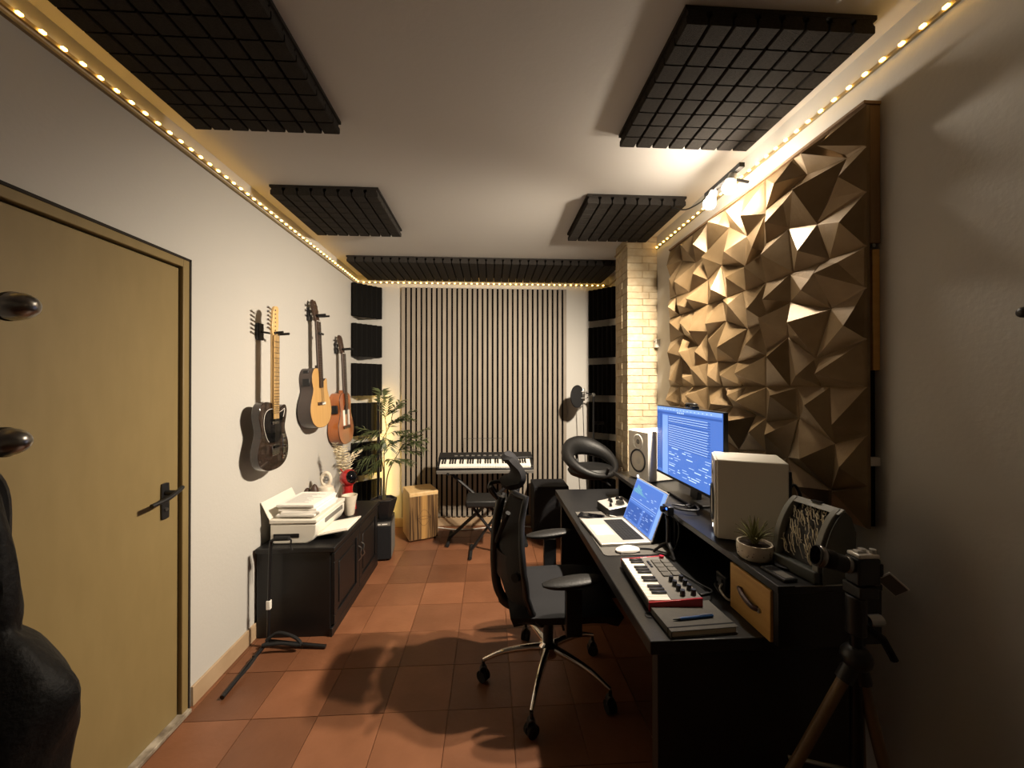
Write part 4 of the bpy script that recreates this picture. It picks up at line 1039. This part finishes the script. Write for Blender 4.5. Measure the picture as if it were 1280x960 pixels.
# curved device with brass mesh at the near end
t = thing('curved_grille_device', 'grey curved device with a brass mesh grille at the near end of the riser', 'heater', (.982, 1.135, RZ_), (0, 0, math.radians(8)))
t.scale = (.74, .84, .95)
prof = [(.075, .0), (-.085, .0), (-.085, .05), (-.075, .10), (-.052, .15), (-.02, .19), (.015, .215), (.03, .218), (.075, .19), (.085, .15)]
arc = spline([(x, z, 0) for x, z in prof[2:8]], 5, False)
arcp = [(v.x, v.y) for v in arc]
inner = [(x+.022*(.6+.0*x), z-.016) for x, z in arcp]
Mx = RX(PI/2)
full = [(.075, 0), (-.085, 0)]+arcp+[(.06, .20), (.085, .15)]
for y_ in (-.085, .075): MB().prism(full, y_-.010, y_+.010, RX(PI/2)).build('end_cap', M['shieldedge'], t, bevel=.002)
m = MB(); m.prism([(x*.93+.004, z*.97) for x, z in full], .094, .0965, RX(PI/2)); m.build('dark_end_face', M['shield'], t)
core = [(.07, .004), (-.062, .004)]+[(x+.022, z-.014) for x, z in arcp]+[(.06, .18)]
MB().prism(core, -.07, .08, RX(PI/2)).build('core_body', M['black'], t)
MB().bx(-.10, .08, -.085, .085, 0, .035).build('base_tray', M['shield'], t, bevel=.004)
MB().prism([(.0, .205), (.03, .22), (.088, .16), (.078, .15), (.03, .20)], -.085, .095, RX(PI/2)).build('top_plate', M['shieldedge'], t, bevel=.002)
MB().box((.028, -.0, .2205), (.02, .035, .004)).build('top_button', M['black'], t)
m = MB(); r = random.Random(9)
for k in range(95):
    i = r.randrange(1, len(arcp)-2); y0 = r.uniform(-.07, .05); p = []
    for q in range(5):
        ii = min(len(arcp)-1, max(0, i+round((q-2)*r.uniform(.5, 1.2)))); x_, z_ = arcp[ii]
        p.append((x_+.012+r.uniform(-.004, .003), y0+q*.0055+r.uniform(-.003, .003), z_-.006))
    m.tube(p, .0014, 4)
m.build('brass_mesh', M['brass'], t)['kind'] = 'stuff'

# ------------------------------------------------------------------ video camera on wooden tripod
t = thing('tripod', 'camera tripod with tan legs and black head in front of the desk end', 'tripod', (.915, .925, 0))
ap = Vector((0, 0, .80))
for k, f_ in enumerate(((-.36, .09), (.16, -.06), (.14, .12))):
    foot = Vector((f_[0], f_[1], .01)); d = foot-ap
    lg = MB().tube([ap+d*.03, ap+d*.55], .0135, 10).build('leg', M['tan'], t)
    MB().tube([ap+d*.54, foot], .0105, 10).build('lower_leg', M['tan'], lg)
    MB().tube([ap+d*.51, ap+d*.565], .0185, 12).build('leg_clamp', M['black'], lg)
    MB().sph(foot, .014, 10).build('rubber_foot', M['rubber'], lg)
    MB().tube([ap+d*.0, ap+d*.075], .02, 10).build('leg_joint', M['black'], t)
MB().sph((0, 0, .80), (.034, .034, .032), 16).build('tripod_crown', M['black'], t)
MB().cyl((0, 0, .45), (0, 0, .90), .014).build('centre_column', M['darkmetal'], t)
m = MB(); m.cyl((0, 0, .86), (0, 0, .955), .022); m.box((.012, 0, .97), (.05, .05, .028)); m.build('pan_head', M['black'], t, bevel=.003)
MB().tube([(.02, -.0, .88), (.06, -.01, .85), (.085, -.015, .80)], .009, 8).build('pan_handle', M['rubber'], t)
MB().cyl((.03, 0, .89), (.065, 0, .89), .014, n=14).build('tightening_knob', M['steel'], t)
m = MB(); m.tube([(-.13, .06, .50), (0, .02, .50)], .005, 8); m.tube([(.06, .05, .50), (0, .02, .50)], .005, 8); m.build('spreader', M['steel'], t)
t = thing('video_camera', 'silver and black camera with long lens and flipped screen on the tripod', 'camera', (.928, .925, .985))
t.scale = (.70, .70, .78)
MB().bx(-.035, .05, -.028, .028, 0, .085).build('camera_body', M['black'], t, bevel=.006)
MB().bx(-.03, .048, -.026, .026, .085, .099).build('top_plate', M['alu'], t, bevel=.005)
m = MB(); m.cyl((.035, -.01, .099), (.035, -.01, .112), .010, n=16); m.cyl((.01, .005, .099), (.01, .005, .109), .012, n=16); m.bx(-.02, .0, -.01, .01, .099, .106); m.build('dials', M['alu'], t, bevel=.001)
q = RY(math.radians(-72)) 
Lm = T(-.035, .0, .055) @ RZ(math.radians(-12)) @ RY(math.radians(-76))
MB().lathe([(.020, 0), (.024, .005), (.024, .02), (.027, .024), (.027, .055), (.029, .058), (.029, .088), (.026, .09)], 28, Lm).build('lens_barrel', M['black'], t)
MB().lathe([(.0295, .06), (.0305, .062), (.0305, .085), (.0295, .087)], 28, Lm, cap=False).build('focus_ring', M['darkmetal'], t)
MB().lathe([(.0250, .008), (.0262, .01), (.0262, .018), (.025, .02)], 28, Lm, cap=False).build('mount_ring', M['steel'], t)
MB().lathe([(.026, .09), (.033, .094), (.034, .118), (.030, .121), (.029, .10)], 28, Lm, cap=False).build('lens_hood', M['black'], t)
MB().lathe([(.0338, .098), (.0352, .100), (.0352, .112), (.0338, .114)], 28, Lm, cap=False).build('silver_ring', M['steel'], t)
MB().lathe([(.0, .104), (.02, .103), (.033, .10)], 24, Lm, cap=False).build('front_glass', M['glassblack'], t)
Ms = T(.055, -.035, .045) @ RZ(math.radians(-14)) @ RY(math.radians(40)) @ RX(math.radians(28))
m = MB(); m.box((.042, 0, -.012), (.078, .006, .050)); bmesh.ops.transform(m.bm, matrix=Ms, verts=m.bm.verts[:]); fs = m.build('flip_screen', M['alu'], t, bevel=.002)
m = MB(); m.box((.042, -.0034, -.012), (.07, .001, .042)); bmesh.ops.transform(m.bm, matrix=Ms, verts=m.bm.verts[:]); m.build('screen_face', M['greypad'], fs)
MB().bx(.044, .056, -.03, -.01, .03, .07).build('screen_hinge', M['darkmetal'], t, bevel=.002)

# ------------------------------------------------------------------ office chair (faces local +x)
t = thing('office_chair', 'black mesh office chair with headrest and chrome five star base at the desk', 'office chair', (.29, 1.94, 0), (0, 0, math.radians(2)))
hub = MB(); hub.lathe([(.045, .135), (.05, .15), (.048, .185), (.035, .195), (.03, .20)], 24); hub.build('base_hub', M['chrome'], t)
for k in range(5):
    a = math.radians(177+72*k-2); ca, sa = math.cos(a), math.sin(a)
    MB().tube(spline([(.03*ca, .03*sa, .172), (.12*ca, .12*sa, .165), (.23*ca, .23*sa, .145), (.325*ca, .325*sa, .105)], 5, False), [.020-.0007*q for q in range(16)], 10).build('base_arm', M['chrome'], t)
    c = MB(); c.cyl((.325*ca, .325*sa, .06), (.325*ca, .325*sa, .10), .008, n=10); c.sheet(lambda u, v: (.325*ca+.020*math.cos(u*PI)-.0, .325*sa+(v-.5)*.03, .045+.034*math.sin(u*PI)), 8, 2, .003)
    cc = c.build('caster', M['black'], t)
    b_ = a+.9
    for s in (-1, 1):
        n_ = Vector((math.cos(b_), math.sin(b_), 0)); p = Vector((.325*ca, .325*sa, .029))+n_*s*.012
        MB().cyl(p-n_*.008, p+n_*.008, .028, n=18).build('wheel', M['rubber'], cc)
MB().cyl((0, 0, .19), (0, 0, .30), .026, n=16).build('gas_lift_sleeve', M['black'], t)
MB().cyl((0, 0, .29), (0, 0, .39), .016, n=16).build('gas_lift_rod', M['darkmetal'], t)
MB().bx(-.12, .12, -.09, .09, .375, .42).build('tilt_mechanism', M['black'], t, bevel=.012)
MB().tube([(.03, -.08, .40), (.03, -.22, .39)], .006).build('tilt_lever', M['black'], t)
def seat_top(u, v):
    x = -.21+.51*u; y = -.255+.51*v
    e = max(abs(2*u-1)**4, abs(2*v-1)**4)
    taper = 1-.10*(1-u)**2-.05*u**3
    return (x, y*taper, .508-.05*e-.012*math.sin(PI*v)*math.sin(PI*u)-.05*max(0, u-.75)**1*1.2)
m = MB(); m.sheet(seat_top, 16, 16, .055); m.build('seat', M['soft'], t, bevel=0)
m = MB(); m.bx(-.19, .24, -.22, .22, .415, .462); m.build('seat_pan', M['black'], t, bevel=.02, seg=3)
BK = [(.40, -.165), (.46, -.215), (.55, -.245), (.65, -.250), (.75, -.243), (.85, -.225), (.93, -.198), (.965, -.183)]
def bx_(z):
    for (z0_, x0_), (z1_, x1_) in zip(BK, BK[1:]):
        if z <= z1_: return x0_+(x1_-x0_)*max(0, (z-z0_))/(z1_-z0_)
    return BK[-1][1]
def halfw(z):
    q = (z-.40)/.565
    return .175+.065*math.sin(PI*min(1, max(0, q*1.05+.12)))-.055*max(0, q-.55)
def wing(z): return .105-.05*max(0, (z-.6)/.36)
def backp(u, v, off=0):
    z = .41+.55*u; s = 2*v-1
    return (bx_(z)+wing(z)*abs(s)**2.2+off, s*halfw(z), z)
m = MB(); m.sheet(lambda u, v: backp(u, v), 22, 14, .012); m.build('mesh_back', M['mesh'], t)
lp = [backp(0, k/10) for k in range(11)]+[backp(k/16, 1) for k in range(1, 17)]+[backp(1, 1-k/8) for k in range(1, 9)]+[backp(1-k/16, 0) for k in range(1, 16)]
MB().tube(lp, .015, 10, closed=True).build('back_frame', M['black'], t)
MB().tube(spline([(-.10, 0, .40), (-.19, 0, .40), (-.25, 0, .47), (-.268, 0, .62), (-.26, 0, .80), (-.235, 0, .93)], 6, False), [.03]*10+[.022]*21, 10).build('back_spine', M['black'], t)
for s in (-1, 1): MB().tube(spline([(-.262, 0, .70), (-.245, s*.10, .80), (-.215, s*.165, .90)], 6, False), .012, 8).build('spine_fork', M['rubber'], t)
MB().sheet(lambda u, v: (-.262+.10*abs(2*v-1)**2.2, (2*v-1)*.20, .57+.12*u), 8, 12, .02).build('lumbar_pad', M['black'], t)
for s in (-1, 1): MB().cyl((-.165, s*.19, .63), (-.19, s*.222, .63), .02, n=12).build('lumbar_knob', M['rubber'], t)
# headrest
MB().tube(spline([(-.235, 0, .90), (-.285, 0, .955), (-.292, 0, .985), (-.275, 0, 1.0), (-.20, 0, 1.005)], 6, False), .011, 8).build('headrest_bracket', M['black'], t)
m = MB(); m.tube([(-.255, -.06, .935), (-.288, -.055, .985), (-.288, .055, .985), (-.255, .06, .935)], .008, 8); m.build('headrest_bracket', M['black'], t)
HP = spline([(-.235, .985, 0), (-.185, 1.005, 0), (-.162, 1.05, 0), (-.178, 1.10, 0), (-.22, 1.14, 0)], 5, False)
def head(u, v):
    p = HP[min(len(HP)-1, round(u*(len(HP)-1)))]; s = 2*v-1
    return (p.x+.035*s*s, s*.135*(1-.25*abs(2*u-1)**2.5), p.y)
m = MB(); m.sheet(head, 20, 10, .028); m.build('headrest_pad', M['soft'], t)
# arms
for s in (-1, 1):
    po = MB(); po.tube([(.06, s*.20, .43), (.06, s*.268, .42), (.06, s*.275, .45)], .018, 8)
    po.bx(.025, .095, s*.275-.018, s*.275+.018, .40, .60); pp = po.build('arm_post', M['black'], t, bevel=.008)
    def arm(u, v, s=s):
        a = 2*PI*v; q = math.sin(PI*min(.985, max(.015, u)))**.4
        return (-.075+.27*u, s*.275+.047*q*math.cos(a), .628+(.017 if math.sin(a) > 0 else .026)*q*math.sin(a)-.006*math.cos(PI*u)+.008*u)
    m = MB(); m.sheet(arm, 18, 20); bmesh.ops.remove_doubles(m.bm, verts=m.bm.verts[:], dist=1e-4); m.build('armrest_pad', M['leather'], t)

# ------------------------------------------------------------------ coat stand and bag at the left edge
t = thing('coat_stand', 'coat stand with egg shaped chrome knobs in front of the door at left edge', 'coat stand', (-1.21, .80, 0))
MB().lathe([(.14, 0), (.145, .012), (.04, .035), (.02, .06)], 28).build('stand_foot', M['darkmetal'], t)
MB().cyl((0, 0, .03), (0, 0, 1.75), .017, n=14).build('stand_pole', M['darkmetal'], t)
for (dx, zz, L2, tilt) in ((.31, 1.633, .25, .06), (.295, 1.371, .235, -.04)):
    ar = MB().tube([(0, 0, zz-tilt-.01), (L2*.5, 0, zz-tilt*.4), (L2, 0, zz-.004)], .008, 10).build('stand_arm', M['darkmetal'], t)
    kn = MB().sph((dx-.015, 0, zz), (.040, .028, .027), 24, Matrix.Rotation(-.12, 3, 'Y')).build('chrome_knob', M['steel'], ar)
    R = T(dx-.015-.008, 0, zz) @ RY(PI/2+(.6 if dx > .3 else -.05))
    MB().lathe([(.0270, -.010), (.0290, -.007), (.0290, .008), (.0270, .011)], 24, R, cap=False).build('knob_band', M['black'], ar)
m = MB(); m.tube([(0, 0, 1.22), (.12, 0, 1.25), (.24, 0, 1.285), (.255, 0, 1.31)], .008, 8); m.build('stand_arm', M['darkmetal'], t)
t = thing('leather_bag', 'black leather bag hanging at the lower left edge before the khaki door', 'bag', (-.975, .80, .45))
secs = [(.0, .09, .06), (.03, .115, .08), (.15, .13, .09), (.29, .135, .095), (.34, .145, .1), (.41, .155, .1), (.46, .135, .09), (.52, .09, .07), (.545, .066, .05), (.56, .058, .04), (.60, .062, .04), (.66, .058, .035), (.75, .042, .03), (.83, .02, .02), (.86, .006, .01)]
sv = spline([(a, b_, c_) for a, b_, c_ in secs], 3, False)
def bag(u, v):
    q = sv[min(len(sv)-1, round(u*(len(sv)-1)))]; a = 2*PI*v
    k = 1+.035*math.sin(5*a+q.x*17)+.02*math.sin(9*a-q.x*31)
    return (q.y*k*math.cos(a), q.z*k*math.sin(a), q.x+.01*math.sin(3*a+u*4))
m = MB(); m.sheet(bag, len(sv)-1, 32); bmesh.ops.remove_doubles(m.bm, verts=m.bm.verts[:], dist=1e-4); m.build('bag_body', M['bagskin'], t)
MB().tube(spline([(0, -.03, .6), (0, -.035, .8), (0, 0, .865), (0, .035, .8), (0, .03, .6)], 6, False), .01, 8).build('bag_strap', M['leather'], t)
